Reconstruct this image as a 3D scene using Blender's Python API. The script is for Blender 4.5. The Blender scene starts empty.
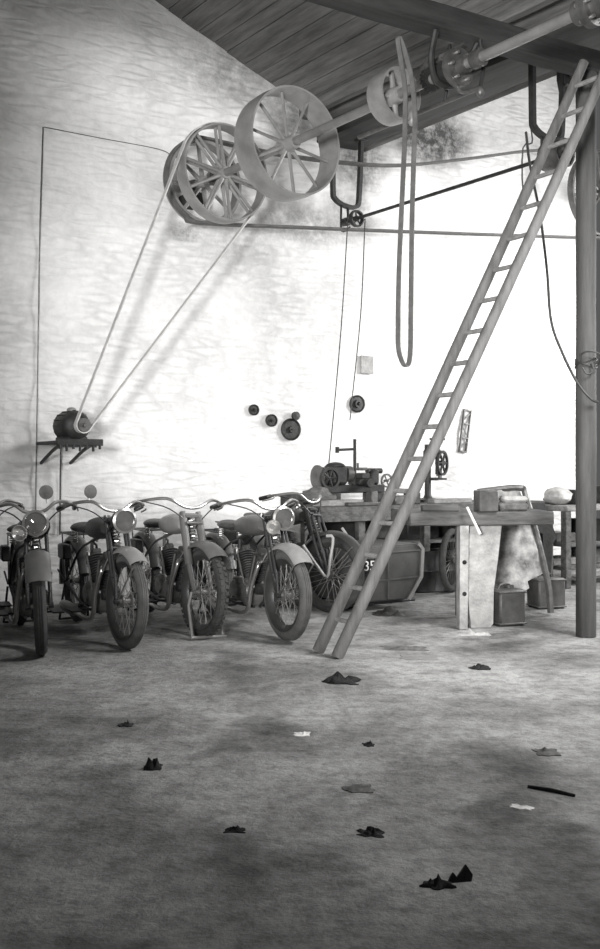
import bpy, bmesh, math, random
from mathutils import Vector, Matrix, noise
random.seed(7)
C = bpy.context.scene.collection
sc = bpy.context.scene
V = Vector
PI = math.pi
F, EYE, HZ = 1000.0, 1.3, 465.0

# ------------------------------------------------------------------ camera
cd = bpy.data.cameras.new('camera'); cam = bpy.data.objects.new('camera', cd); C.objects.link(cam)
cam.location = (0, 0, EYE); cam.rotation_euler = (PI/2, 0, 0)
cd.sensor_fit = 'VERTICAL'; cd.sensor_height = 36; cd.lens = 36*F/949
cd.shift_y = -(474.5-HZ)/949; cd.clip_start = .05
sc.camera = cam
vs = sc.view_settings
vs.view_transform = 'Standard'; vs.look = 'None'; vs.gamma = 1; vs.exposure = 0; vs.use_curve_mapping = False

# ------------------------------------------------------------------ frames of the building
WD = 9.2                                   # distance of the stone wall from the origin
WN = V((.515, -.857, 0)).normalized()      # wall normal, into the room
WU = V((.857, .515, 0)).normalized()       # along the wall, to the right
SD = V((.584, -.811, 0)).normalized()      # line shaft direction, towards the viewer
SP = V((.811, .584, 0)).normalized()       # across the shaft
UP = V((0, 0, 1))
def at(px, py, Y): return V(((px-300)/F*Y, Y, EYE+(HZ-py)/F*Y))
def gr(px, py): return at(px, py, EYE*F/(py-HZ))
def atz(px, py, z): return at(px, py, (z-EYE)*F/(HZ-py))
def wl(px, py, off=0.0):
    return at(px, py, (WD-off)/(-WN.y - WN.x*(px-300)/F))
def onp(px, py, p):                        # plane at distance p across the shaft
    return at(px, py, p/(SP.x*(px-300)/F+SP.y))

# ------------------------------------------------------------------ materials
MATS = {}
def mat(name, g, rough=.6, metal=0., var=.25, scale=6., bump=.0, bscale=30., g2=None, tint=(1, .985, .96)):
    if name in MATS: return MATS[name]
    m = bpy.data.materials.new(name); m.use_nodes = True
    nt = m.node_tree; b = nt.nodes['Principled BSDF']
    tc = nt.nodes.new('ShaderNodeTexCoord'); n = nt.nodes.new('ShaderNodeTexNoise')
    n.inputs['Scale'].default_value = scale; n.inputs['Detail'].default_value = 6; n.inputs['Roughness'].default_value = .65
    nt.links.new(tc.outputs['Object'], n.inputs['Vector'])
    r = nt.nodes.new('ShaderNodeValToRGB'); nt.links.new(n.outputs['Fac'], r.inputs['Fac'])
    lo = g*(1-var) if g2 is None else g; hi = g*(1+var) if g2 is None else g2
    r.color_ramp.elements[0].position = .32; r.color_ramp.elements[1].position = .68
    r.color_ramp.elements[0].color = tuple(min(1, lo*t) for t in tint)+(1,)
    r.color_ramp.elements[1].color = tuple(min(1, hi*t) for t in tint)+(1,)
    nt.links.new(r.outputs['Color'], b.inputs['Base Color'])
    b.inputs['Roughness'].default_value = rough; b.inputs['Metallic'].default_value = metal
    if bump:
        n2 = nt.nodes.new('ShaderNodeTexNoise'); n2.inputs['Scale'].default_value = bscale; n2.inputs['Detail'].default_value = 5
        nt.links.new(tc.outputs['Object'], n2.inputs['Vector'])
        bp = nt.nodes.new('ShaderNodeBump'); bp.inputs['Strength'].default_value = bump; bp.inputs['Distance'].default_value = .02
        nt.links.new(n2.outputs['Fac'], bp.inputs['Height']); nt.links.new(bp.outputs['Normal'], b.inputs['Normal'])
    MATS[name] = m; return m
def wood(name, lo, hi, axis=0, rough=.75, stretch=14., bump=.35):
    if name in MATS: return MATS[name]
    m = bpy.data.materials.new(name); m.use_nodes = True
    nt = m.node_tree; b = nt.nodes['Principled BSDF']
    tc = nt.nodes.new('ShaderNodeTexCoord'); mp = nt.nodes.new('ShaderNodeMapping')
    s = [stretch]*3; s[axis] = .9; mp.inputs['Scale'].default_value = s
    nt.links.new(tc.outputs['Object'], mp.inputs['Vector'])
    n = nt.nodes.new('ShaderNodeTexNoise'); n.inputs['Scale'].default_value = 1.6; n.inputs['Detail'].default_value = 7; n.inputs['Roughness'].default_value = .7
    nt.links.new(mp.outputs['Vector'], n.inputs['Vector'])
    r = nt.nodes.new('ShaderNodeValToRGB'); nt.links.new(n.outputs['Fac'], r.inputs['Fac'])
    r.color_ramp.elements[0].position = .35; r.color_ramp.elements[1].position = .65
    r.color_ramp.elements[0].color = (lo, lo*.985, lo*.96, 1); r.color_ramp.elements[1].color = (hi, hi*.985, hi*.96, 1)
    nt.links.new(r.outputs['Color'], b.inputs['Base Color']); b.inputs['Roughness'].default_value = rough
    bp = nt.nodes.new('ShaderNodeBump'); bp.inputs['Strength'].default_value = bump; bp.inputs['Distance'].default_value = .01
    nt.links.new(n.outputs['Fac'], bp.inputs['Height']); nt.links.new(bp.outputs['Normal'], b.inputs['Normal'])
    MATS[name] = m; return m

iron = mat('dark cast iron', .035, .55, .3, .5, 9, .2)
iron2 = mat('worn grey iron', .13, .45, .5, .4, 9, .15)
pulley_paint = mat('pale painted pulley iron', .27, .4, .15, .25, 5)
steel = mat('bright worn steel', .42, .32, .75, .2, 8)
leather = mat('grey leather belting', .11, .8, 0, .3, 12)
palebelt = mat('pale canvas belting', .6, .8, 0, .2, 12)
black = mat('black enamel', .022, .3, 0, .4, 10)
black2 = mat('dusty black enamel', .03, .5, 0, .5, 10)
rubber = mat('dusty tyre rubber', .05, .85, 0, .35, 12, .2)
rubber2 = mat('pale dusty tyre rubber', .105, .85, 0, .3, 12, .2)
nickel = mat('dull nickel plate', .45, .28, .85, .2, 8)
alu = mat('oily aluminium casting', .2, .45, .5, .35, 14, .2)
finmat = mat('sooty fin iron', .06, .6, .3, .4, 14)
greyp = mat('light grey paint', .27, .4, 0, .2, 5)
midp = mat('mid grey paint', .12, .4, 0, .25, 5)
darkp = mat('dark grey paint', .045, .35, 0, .3, 5)
saddlem = mat('worn saddle leather', .06, .55, 0, .5, 16, .3)
glass = mat('headlamp glass', .16, .06, .5, .3, 4)
white_p = mat('flaking whitewashed board', .27, .85, 0, .2, 7, .6, 25, g2=.52)
cloth = mat('pale sacking', .45, .95, 0, .3, 10, .5)
cloth2 = mat('grey oily rag', .12, .95, 0, .5, 14, .5)
tin = mat('dull tinned sheet', .12, .5, .4, .35, 6, .15)
ladw = wood('weathered ladder wood', .10, .19, 2)
postw = wood('weathered post wood', .05, .10, 2, stretch=9)
beamw = wood('old beam wood', .018, .05, 0, stretch=7)
benchw = wood('oily bench wood', .05, .15, 0)
palew = wood('pale scrubbed wood', .16, .32, 0)
wire_m = mat('dark wire', .05, .6)
papm = mat('white paper scrap', .8, .8)
leafm = mat('dark litter scrap', .018, .95, 0, .5, 30, .5)

# ------------------------------------------------------------------ mesh builder
def frame(z, x=None):
    z = V(z).normalized()
    if x is None: x = V((1, 0, 0)) if abs(z.x) < .8 else V((0, 1, 0))
    y = z.cross(V(x)).normalized(); x = y.cross(z)
    return Matrix((x, y, z)).transposed()
def smooth_path(pts, n=6, closed=False):
    P = [V(p) for p in pts]; out = []; N = len(P)
    rng = range(N) if closed else range(N-1)
    for i in rng:
        p1, p2 = P[i], P[(i+1) % N]
        p0 = P[i-1] if (i > 0 or closed) else p1+(p1-p2)
        p3 = P[(i+2) % N] if (i+2 < N or closed) else p2+(p2-p1)
        for k in range(n):
            t = k/n
            out.append(.5*((2*p1)+(p2-p0)*t+(2*p0-5*p1+4*p2-p3)*t*t+(3*p1-p0-3*p2+p3)*t**3))
    if not closed: out.append(P[-1])
    return out
class MB:
    def __init__(s): s.b = bmesh.new()
    def _rings(s, rings, closed, caps=True):
        N = len(rings); vs_ = [[s.b.verts.new(p) for p in r] for r in rings]; k = len(rings[0])
        for i in range(N if closed else N-1):
            a, c = vs_[i], vs_[(i+1) % N]
            for j in range(k):
                s.b.faces.new((a[j], a[(j+1) % k], c[(j+1) % k], c[j]))
        if caps and not closed:
            s.b.faces.new(vs_[0][::-1]); s.b.faces.new(vs_[-1])
        return s
    def tube(s, pts, r, seg=8, closed=False, sm=0):
        if sm: pts = smooth_path(pts, sm, closed)
        P = [V(p) for p in pts]; N = len(P); rings = []; prev = None
        for i in range(N):
            a = P[i-1] if (i > 0 or closed) else P[i]
            c = P[(i+1) % N] if (i < N-1 or closed) else P[i]
            t = (c-a).normalized()
            if prev is None: x = frame(t).col[0].copy()
            else: x = (prev-t*prev.dot(t)).normalized()
            prev = x; y = t.cross(x)
            rr = r[i] if isinstance(r, (list, tuple)) else r
            rings.append([P[i]+(x*math.cos(2*PI*j/seg)+y*math.sin(2*PI*j/seg))*rr for j in range(seg)])
        return s._rings(rings, closed)
    def band(s, pts, wdir, w, th, closed=False, sm=0):
        if sm: pts = smooth_path(pts, sm, closed)
        P = [V(p) for p in pts]; N = len(P); wd = V(wdir).normalized(); rings = []
        for i in range(N):
            a = P[i-1] if (i > 0 or closed) else P[i]
            c = P[(i+1) % N] if (i < N-1 or closed) else P[i]
            nn = (c-a).normalized().cross(wd).normalized()
            rings.append([P[i]+wd*(w/2*e)+nn*(th/2*f) for e, f in ((1, 1), (-1, 1), (-1, -1), (1, -1))])
        return s._rings(rings, closed)
    def lathe(s, prof, o, axis, seg=24, closed=False, a0=0., a1=None, xdir=None):
        M = frame(axis, xdir); o = V(o)
        full = a1 is None; n = seg if full else seg+1
        rings = []
        for i in range(n):
            a = a0+(2*PI*i/seg if full else (a1-a0)*i/seg)
            d = M @ V((math.cos(a), math.sin(a), 0)); ax = M.col[2]
            rings.append([o+d*max(r, .0004)+ax*h for r, h in prof])
        k = len(prof); vv = [[s.b.verts.new(p) for p in r] for r in rings]
        for i in range(n if full else n-1):
            a, c = vv[i], vv[(i+1) % n]
            for j in range(k if closed else k-1):
                s.b.faces.new((a[j], a[(j+1) % k], c[(j+1) % k], c[j]))
        if not full and closed:
            s.b.faces.new(vv[0][::-1]); s.b.faces.new(vv[-1])
        if full and not closed:
            for j in (0, k-1):
                if prof[j][0] > .0005: s.b.faces.new([r[j] for r in vv])
        return s
    def cyl(s, a, b, r, seg=16, bev=0.0):
        a, b = V(a), V(b); L = (b-a).length
        if bev: pr = [(0, 0), (r-bev, 0), (r, bev), (r, L-bev), (r-bev, L), (0, L)]
        else: pr = [(0, 0), (r, 0), (r, L), (0, L)]
        return s.lathe(pr, a, b-a, seg)
    def box(s, c, size, R=None, bev=0.0):
        R = R if R is not None else Matrix.Identity(3); c = V(c); hx, hy, hz = [q/2 for q in size]
        if bev:
            b2 = bev; pts = []
            g = bmesh.ops.create_cube(s.b, size=1.0)
            for v in g['verts']: v.co = V((v.co.x*size[0], v.co.y*size[1], v.co.z*size[2]))
            es = list({e for v in g['verts'] for e in v.link_edges})
            r = bmesh.ops.bevel(s.b, geom=es, offset=b2, segments=1, affect='EDGES')
            vsx = set(r['verts'])
            for f in r['faces']: vsx |= set(f.verts)
            for v in vsx: v.co = c+R @ v.co
            return s
        vv = [s.b.verts.new(c+R @ V((x*hx, y*hy, z*hz))) for x in (-1, 1) for y in (-1, 1) for z in (-1, 1)]
        for f in ((0, 1, 3, 2), (4, 6, 7, 5), (0, 4, 5, 1), (2, 3, 7, 6), (0, 2, 6, 4), (1, 5, 7, 3)):
            s.b.faces.new([vv[i] for i in f])
        return s
    def beam(s, a, b, w, h, up=UP, bev=0.0):
        a, b = V(a), V(b); x = (b-a).normalized(); y = V(up).cross(x).normalized(); z = x.cross(y)
        return s.box((a+b)/2, ((b-a).length, w, h), Matrix((x, y, z)).transposed(), bev)
    def prism(s, poly, o, xa, ya, th):
        xa, ya = V(xa), V(ya); n = xa.cross(ya).normalized(); o = V(o)
        A = [s.b.verts.new(o+xa*p[0]+ya*p[1]-n*th/2) for p in poly]
        B = [s.b.verts.new(o+xa*p[0]+ya*p[1]+n*th/2) for p in poly]
        s.b.faces.new(A[::-1]); s.b.faces.new(B)
        k = len(poly)
        for i in range(k): s.b.faces.new((A[i], A[(i+1) % k], B[(i+1) % k], B[i]))
        return s
    def blob(s, c, size, R=None, amp=.15, fr=2.5, sub=3, seed=0, flat=None):
        g = bmesh.ops.create_icosphere(s.b, subdivisions=sub, radius=1); R = R or Matrix.Identity(3); c = V(c)
        for v in g['verts']:
            d = v.co.copy(); k = 1+amp*noise.noise(d*fr+V((seed*3.1, seed, 0)))*2
            q = V((d.x*size[0], d.y*size[1], d.z*size[2]))*.5*k
            if flat is not None and q.z < -flat: q.z = -flat
            v.co = c+R @ q
        return s
    def xf(s, M):
        bmesh.ops.transform(s.b, matrix=M, verts=s.b.verts); return s
    def build(s, name, m, parent=None, loc=None, ang=38, flat=False):
        bmesh.ops.recalc_face_normals(s.b, faces=s.b.faces)
        me = bpy.data.meshes.new(name)
        if parent is not None and getattr(parent, 'name', '') in WORLD and s.world:
            s.b.transform(WORLD[parent.name].inverted())
        elif loc is not None: s.b.transform(Matrix.Translation(-V(loc)))
        s.b.to_mesh(me); s.b.free(); me.materials.append(m)
        if not flat:
            for p in me.polygons: p.use_smooth = True
            me.set_sharp_from_angle(angle=math.radians(ang))
        o = bpy.data.objects.new(name, me); C.objects.link(o)
        if parent is not None: o.parent = parent; 
        elif loc is not None: o.location = loc
        if parent is not None and parent.name in WORLD: WORLD[o.name] = WORLD[parent.name]
        return o
    world = True
class LB(MB):            # builder whose coordinates are already local to the thing
    world = False
WORLD = {}
def thing(name, label, cat, loc=(0, 0, 0), R=None, group=None):
    o = bpy.data.objects.new(name, None); C.objects.link(o); o.empty_display_size = .1
    M = Matrix.Translation(V(loc)) @ (R.to_4x4() if R is not None else Matrix.Identity(4))
    o.matrix_world = M; WORLD[o.name] = M
    o['label'] = label; o['category'] = cat
    if group: o['group'] = group
    return o
def tag(o, label, cat, group=None):
    o['label'] = label; o['category'] = cat
    if group: o['group'] = group
    return o
def struct(o): o['kind'] = 'structure'; return o

# ================================================================== THE SHELL
def shell_mat_wall():
    m = bpy.data.materials.new('whitewashed rubble stone'); m.use_nodes = True
    nt = m.node_tree; N = nt.nodes; L = nt.links; b = N['Principled BSDF']; b.inputs['Roughness'].default_value = .92
    tc = N.new('ShaderNodeTexCoord')
    def mapping(sx, sy, sz):
        q = N.new('ShaderNodeMapping'); q.inputs['Scale'].default_value = (sx, sy, sz); L.new(tc.outputs['Object'], q.inputs['Vector']); return q
    def nz(scale, det, src, rough=.6):
        q = N.new('ShaderNodeTexNoise'); q.inputs['Scale'].default_value = scale; q.inputs['Detail'].default_value = det; q.inputs['Roughness'].default_value = rough
        L.new(src, q.inputs['Vector']); return q.outputs['Fac']
    def ma(op, a, c=None, clamp=False):
        q = N.new('ShaderNodeMath'); q.operation = op; q.use_clamp = clamp
        for i, v in enumerate((a, c)):
            if v is None: continue
            if isinstance(v, (int, float)): q.inputs[i].default_value = v
            else: L.new(v, q.inputs[i])
        return q.outputs[0]
    mp = mapping(3.6, 1, 13)
    # warp the courses
    nn = N.new('ShaderNodeTexNoise'); nn.inputs['Scale'].default_value = 1.8; nn.inputs['Detail'].default_value = 4; L.new(tc.outputs['Object'], nn.inputs['Vector'])
    vm = N.new('ShaderNodeVectorMath'); vm.operation = 'MULTIPLY_ADD'; L.new(nn.outputs['Color'], vm.inputs[0]); vm.inputs[1].default_value = (.5, 0, .5); L.new(mp.outputs['Vector'], vm.inputs[2])
    vo = N.new('ShaderNodeTexVoronoi'); vo.feature = 'DISTANCE_TO_EDGE'; vo.inputs['Scale'].default_value = 1.0; L.new(vm.outputs[0], vo.inputs['Vector'])
    vc = N.new('ShaderNodeTexVoronoi'); vc.feature = 'F1'; vc.inputs['Scale'].default_value = 1.0; L.new(vm.outputs[0], vc.inputs['Vector'])
    edge = N.new('ShaderNodeMapRange'); L.new(vo.outputs['Distance'], edge.inputs[0]); edge.inputs[1].default_value = 0; edge.inputs[2].default_value = .3
    edge.interpolation_type = 'SMOOTHSTEP'
    fine = nz(14, 6, tc.outputs['Object']); wide = nz(.7, 4, tc.outputs['Object'])
    # mortar lines only show in places where the wash has worn
    worn = N.new('ShaderNodeMapRange'); L.new(nz(1.1, 5, tc.outputs['Object']), worn.inputs[0]); worn.inputs[1].default_value = .40; worn.inputs[2].default_value = .62
    h = ma('ADD', ma('MULTIPLY', edge.outputs[0], .8), ma('MULTIPLY', fine, .9))
    bp = N.new('ShaderNodeBump'); bp.inputs['Strength'].default_value = .5; bp.inputs['Distance'].default_value = .016
    L.new(h, bp.inputs['Height']); L.new(bp.outputs['Normal'], b.inputs['Normal'])
    # patches with places of their own: stains, soot and darker areas of the wash
    sx = N.new('ShaderNodeSeparateXYZ'); L.new(tc.outputs['Object'], sx.inputs[0])
    def spot(cx, cz, rx, rz, pw):
        a = ma('DIVIDE', ma('SUBTRACT', sx.outputs['X'], cx), rx); c = ma('DIVIDE', ma('SUBTRACT', sx.outputs['Z'], cz), rz)
        d = ma('ADD', ma('MULTIPLY', a, a), ma('MULTIPLY', c, c))
        return ma('MULTIPLY', ma('SUBTRACT', 1.0, d, True), pw)
    def wc(px, py):
        p = wl(px, py); return p.dot(WU), p.z
    tot = None
    for px, py, rx, rz, pw in STAINS_AND_PATCHES:
        x, z = wc(px, py); s_ = spot(x, z, rx, rz, pw); tot = s_ if tot is None else ma('MAXIMUM', tot, s_)
    spk = N.new('ShaderNodeMapRange'); L.new(nz(5, 9, tc.outputs['Object'], .78), spk.inputs[0]); spk.inputs[1].default_value = .66; spk.inputs[2].default_value = .42
    # stain amount: threshold grows with spot weight
    st = ma('MULTIPLY', tot, ma('ADD', ma('MULTIPLY', spk.outputs[0], 1.3), .1), True)
    mort = ma('MULTIPLY', ma('SUBTRACT', 1.0, edge.outputs[0], True), ma('MULTIPLY', worn.outputs[0], .15))
    val = ma('SUBTRACT', 0.86, ma('MULTIPLY', ma('SUBTRACT', fine, .5), .28))
    val = ma('SUBTRACT', val, ma('MULTIPLY', worn.outputs[0], .07))
    val = ma('SUBTRACT', val, mort)
    val = ma('MULTIPLY', val, ma('SUBTRACT', 1.0, ma('MULTIPLY', st, .85)), True)
    cb = N.new('ShaderNodeCombineColor'); L.new(val, cb.inputs[0]); L.new(ma('MULTIPLY', val, .99), cb.inputs[1]); L.new(ma('MULTIPLY', val, .975), cb.inputs[2])
    L.new(cb.outputs[0], b.inputs['Base Color'])
    return m
STAINS_AND_PATCHES = [(225, 70, .75, .45, .45), (290, 110, .5, .5, .5), (430, 135, .75, .45, 1.0), (360, 160, .5, .45, .7), (300, 225, 1.1, .28, .5),  # first two darken the wall along the roof line
          (240, 235, .8, .5, .32), (350, 215, .5, .3, .45), (185, 232, .25, .14, .6), (285, 340, .8, 1.2, .16)]
b = MB(); du = .07; U0, U1, ZT = -6., 10., 8.5
origin_w = -WN*WD
nu, nzz = int((U1-U0)/du), int(ZT/du)
grid = []
for i in range(nu+1):
    col = []
    for k in range(nzz+1):
        x, z = U0+i*du, k*du-.05
        d = .018*noise.fractal(V((x*1.3, 3.1, z*2.6)), 1, 2, 4)
        col.append(b.b.verts.new((x, -d, z)))
    grid.append(col)
for i in range(nu):
    for k in range(nzz): b.b.faces.new((grid[i][k], grid[i+1][k], grid[i+1][k+1], grid[i][k+1]))
x0, x1 = U0, U1
vv = [b.b.verts.new(q) for q in ((x0, .45, -.05), (x1, .45, -.05), (x1, .45, ZT-.05), (x0, .45, ZT-.05))]
b.b.faces.new(vv); b.b.faces.new((grid[0][0], grid[-1][0], vv[1], vv[0])); b.b.faces.new((grid[0][-1], grid[-1][-1], vv[2], vv[3]))
ow = LB.build(b, 'wall_back', shell_mat_wall()) if False else None
me = bpy.data.meshes.new('wall_back'); bmesh.ops.recalc_face_normals(b.b, faces=b.b.faces); b.b.to_mesh(me); b.b.free()
me.materials.append(shell_mat_wall())
for p in me.polygons: p.use_smooth = True
me.set_sharp_from_angle(angle=1.0)
ow = bpy.data.objects.new('wall_back', me); C.objects.link(ow)
ow.matrix_world = Matrix.Translation(origin_w) @ Matrix((WU, -WN, UP)).transposed().to_4x4()
struct(ow)

def zf(x, y): return -.005+.006*noise.fractal(V((x*.9, y*.9, 0)), 1, 2, 4)
# floor: trodden earth
def floor_mat():
    m = bpy.data.materials.new('trodden earth floor'); m.use_nodes = True
    nt = m.node_tree; N = nt.nodes; L = nt.links; b = N['Principled BSDF']; b.inputs['Roughness'].default_value = .9
    tc = N.new('ShaderNodeTexCoord')
    def nz(scale, det, rough=.6, mp=None):
        q = N.new('ShaderNodeTexNoise'); q.inputs['Scale'].default_value = scale; q.inputs['Detail'].default_value = det; q.inputs['Roughness'].default_value = rough
        L.new((mp or tc).outputs['Vector' if mp else 'Object'], q.inputs['Vector']); return q.outputs['Fac']
    r = N.new('ShaderNodeValToRGB'); L.new(nz(.9, 8, .62), r.inputs['Fac'])
    e = r.color_ramp.elements; e[0].position = .33; e[0].color = (.12, .118, .115, 1); e[1].position = .58; e[1].color = (.44, .436, .428, 1)
    r2 = N.new('ShaderNodeValToRGB'); L.new(nz(11, 8, .75), r2.inputs['Fac'])
    e = r2.color_ramp.elements; e[0].position = .36; e[0].color = (.45, .45, .45, 1); e[1].position = .56; e[1].color = (1.0, 1.0, 1.0, 1)
    mx = N.new('ShaderNodeMix'); mx.data_type = 'RGBA'; mx.blend_type = 'MULTIPLY'; mx.inputs[0].default_value = .8
    L.new(r.outputs['Color'], mx.inputs[6]); L.new(r2.outputs['Color'], mx.inputs[7])
    # oil patches
    r3 = N.new('ShaderNodeValToRGB'); L.new(nz(1.7, 5, .5), r3.inputs['Fac'])
    e = r3.color_ramp.elements; e[0].position = .34; e[0].color = (.4, .4, .4, 1); e[1].position = .44; e[1].color = (1, 1, 1, 1)
    mx2 = N.new('ShaderNodeMix'); mx2.data_type = 'RGBA'; mx2.blend_type = 'MULTIPLY'; mx2.inputs[0].default_value = .8
    L.new(mx.outputs[2], mx2.inputs[6]); L.new(r3.outputs['Color'], mx2.inputs[7])
    L.new(mx2.outputs[2], b.inputs['Base Color'])
    a = N.new('ShaderNodeMath'); a.operation = 'MULTIPLY_ADD'; L.new(nz(4, 8, .7), a.inputs[0]); a.inputs[1].default_value = 1.0; L.new(nz(28, 5, .7), a.inputs[2])
    bp = N.new('ShaderNodeBump'); bp.inputs['Strength'].default_value = .6; bp.inputs['Distance'].default_value = .03
    L.new(a.outputs[0], bp.inputs['Height']); L.new(bp.outputs['Normal'], b.inputs['Normal'])
    return m
b = MB(); g = []
n1, n2 = 120, 150
for i in range(n1+1):
    row = []
    for k in range(n2+1):
        x, y = -8+i*18/n1, -5+k*21/n2
        row.append(b.b.verts.new((x, y, zf(x, y))))
    g.append(row)
for i in range(n1):
    for k in range(n2): b.b.faces.new((g[i][k], g[i+1][k], g[i+1][k+1], g[i][k+1]))
struct(b.build('floor', floor_mat()))

# roof boards, sloping down across the shaft
PE, ZE, SL = 7.0, 4.79, .434
def rf(p, q, dz=0.0): return SP*p+SD*q+UP*(ZE+.07+SL*(PE-p)+dz)
boards = wood('smoke-darkened roof boards', .09, .2, 0, .85, 8, .5)
slope = (rf(0, 0)-rf(1, 0)).normalized(); nrm = SD.cross(slope).normalized()
if nrm.z < 0: nrm = -nrm
b = LB(); p = PE+.12; k = 0
while p > 0:
    w = .17+.03*math.sin(k*2.3)
    a = rf(p-w/2, -13+.2*random.random()); c = rf(p-w/2, .5)
    b.beam(a, c, w/math.cos(math.atan(SL))-.008, .03+.006*math.sin(k*1.7), up=nrm); p -= w; k += 1
O0 = rf(PE, -5); MR = Matrix.Translation(O0) @ Matrix((SD, nrm.cross(SD), nrm)).transposed().to_4x4()
b.b.transform(MR.inverted()); oc = b.build('ceiling', boards); oc.matrix_world = MR; struct(oc)
def wbeam(name, a, c, w, h, m=beamw, up=UP, bev=.012):
    a, c = V(a), V(c); x = (c-a).normalized(); y = V(up).cross(x).normalized(); z = x.cross(y)
    M = Matrix.Translation(a) @ Matrix((x, y, z)).transposed().to_4x4(); L_ = (c-a).length
    b = LB()
    n = max(2, int(L_/.25)); rings = []
    for i in range(n+1):
        t = i/n*L_; jy, jz = .008*noise.noise(V((t*1.5, 1, 0))), .008*noise.noise(V((t*1.5, 7, 0)))
        rings.append([V((t, jy+sy*w/2, jz+sz*h/2)) for sy, sz in ((1, .88), (.88, 1), (-.88, 1), (-1, .88), (-1, -.88), (-.88, -1), (.88, -1), (1, -.88))])
    b._rings(rings, False)
    o = b.build(name, m); o.matrix_world = M; return o
# eave beam, inner purlin, upper purlin
qw = -11.2
struct(wbeam('trim_1', SP*(PE-.26)+SD*(-9.2)+UP*(ZE+.05), SP*(PE-.26)+SD*.3+UP*(ZE+.05), .52, .1))
struct(wbeam('trim_2', SP*6.3+SD*(-9.1)+UP*(rf(6.3, 0).z-.085), SP*6.3+SD*.3+UP*(rf(6.3, 0).z-.085), .09, .13, boards))
# tie beam on the post
post_xy = gr(586, 636); TB = 4.27
pt = V((post_xy.x, post_xy.y, TB+.08))
struct(wbeam('trim_3', pt-WU*5.5, pt+WU*1.6, .18, .16))
# ------------------------------------------------------------------ post
b = LB()
prof = [(0, 0), (.078, 0), (.082, .03), (.078, 1.0), (.075, 2.5), (.073, TB-.01), (0, TB-.01)]
rings = []
for h in [0, .02, .5, 1, 1.5, 2, 2.5, 3, 3.5, 4, TB+.005]:
    r = .072+.006*noise.noise(V((h, 2, 0)))
    rings.append([V((math.cos(2*PI*j/16+.2)*r*(1.06 if j % 4 else 1), math.sin(2*PI*j/16+.2)*r, h)) for j in range(16)])
b._rings(rings, False)
b.xf(Matrix.Shear('XY', 4, (.0, .0)))
pr = thing('wooden_post', 'tall round grey timber post standing right of the ladder', 'post', (post_xy.x, post_xy.y, 0))
LB.build(b, 'shaft', postw, pr)
z0 = at(587, 362, post_xy.y).z
b = LB()
for k in range(4):
    b.tube([(.079*math.cos(a), .079*math.sin(a), z0+.012*k-.03+.02*math.sin(a*2+k)) for a in [j*PI/10 for j in range(20)]], .006, 6, True)
b.tube([(-.05, -.07, z0-.02), (-.07, -.1, z0+.05), (0, -.12, z0+.07), (.08, -.1, z0+.04), (.09, -.02, z0-.02)], .007, 6, sm=5)
b.tube([(-.05, -.08, z0-.05), (-.02, -.1, z0-.1), (.03, -.1, z0-.08), (.02, -.09, z0-.02)], .007, 6, sm=5)
b.build('wire_binding', wire_m, pr)

# ================================================================== LADDER
Lf = gr(318, 652); Lt = at(584, 62, 7.33)
hd = V((Lt.x-Lf.x, Lt.y-Lf.y, 0)).normalized(); rd = V((.53, -.85, 0)).normalized()
Rf_ = Lf+rd*.235; Rt = Lt+rd*.29
lad = thing('ladder', 'long wooden ladder leaning up against the tie beam by the post', 'ladder', (Lf+Rf_)/2*1.0)
def rail(a, c):
    n = 14; d = (c-a).normalized(); pts = []; 
    for i in range(n+1):
        t = i/n; pts.append(a.lerp(c, t)+V((0, 0, -.02*math.sin(PI*t)))+rd*(.006*noise.noise(V((t*5, a.x*9, 1)))))
    rr = [.043-.008*i/n for i in range(n+1)]
    return MB().tube(pts, rr, 12)
up_ = V((0, 0, .003))
rail(Lf+up_, Lt).build('rail', ladw, lad); rail(Rf_+up_, Rt).build('rail', ladw, lad)
NR = 18
for i in range(NR):
    t = .055+i*(.955-.055)/(NR-1)
    a = Lf.lerp(Lt, t)+V((0, 0, -.02*math.sin(PI*t))); c = Rf_.lerp(Rt, t)+V((0, 0, -.02*math.sin(PI*t)))
    MB().tube([a-rd*.03, a.lerp(c, .3), a.lerp(c, .7), c+rd*.03], [.013, .017, .017, .013], 8).build('rung', palew, lad)

# ================================================================== LINE SHAFT AND PULLEYS
SH = 4.05
def shpt(px): # point of the main shaft seen at px
    A = atz(223, 174, SH); k = ((px-300)/F*A.y-A.x)/(SD.x-(px-300)/F*SD.y); return A+SD*k
shaft_end = shpt(196); 
kk = (WD+shaft_end.dot(WN)) / -(SD.dot(WN))
shaft_wall = shaft_end+SD*kk   # at the wall
ls = thing('line_shaft', 'long steel line shaft running from the wall pulleys overhead', 'line shaft', shpt(455))
MB().cyl(shaft_wall-SD*.05, shpt(700), .036, 16).build('shaft', mat('dull shaft steel', .26, .4, .4, .2, 6), ls)
def collar(px, r, w, m, par, name='collar'):
    c = shpt(px); return MB().lathe([(.036, -w/2), (r, -w/2), (r, w/2), (.036, w/2)], c, SD, 24, True).build(name, m, par)
collar(215, .075, .05, iron2, ls); collar(478, .06, .08, iron2, ls)
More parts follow.
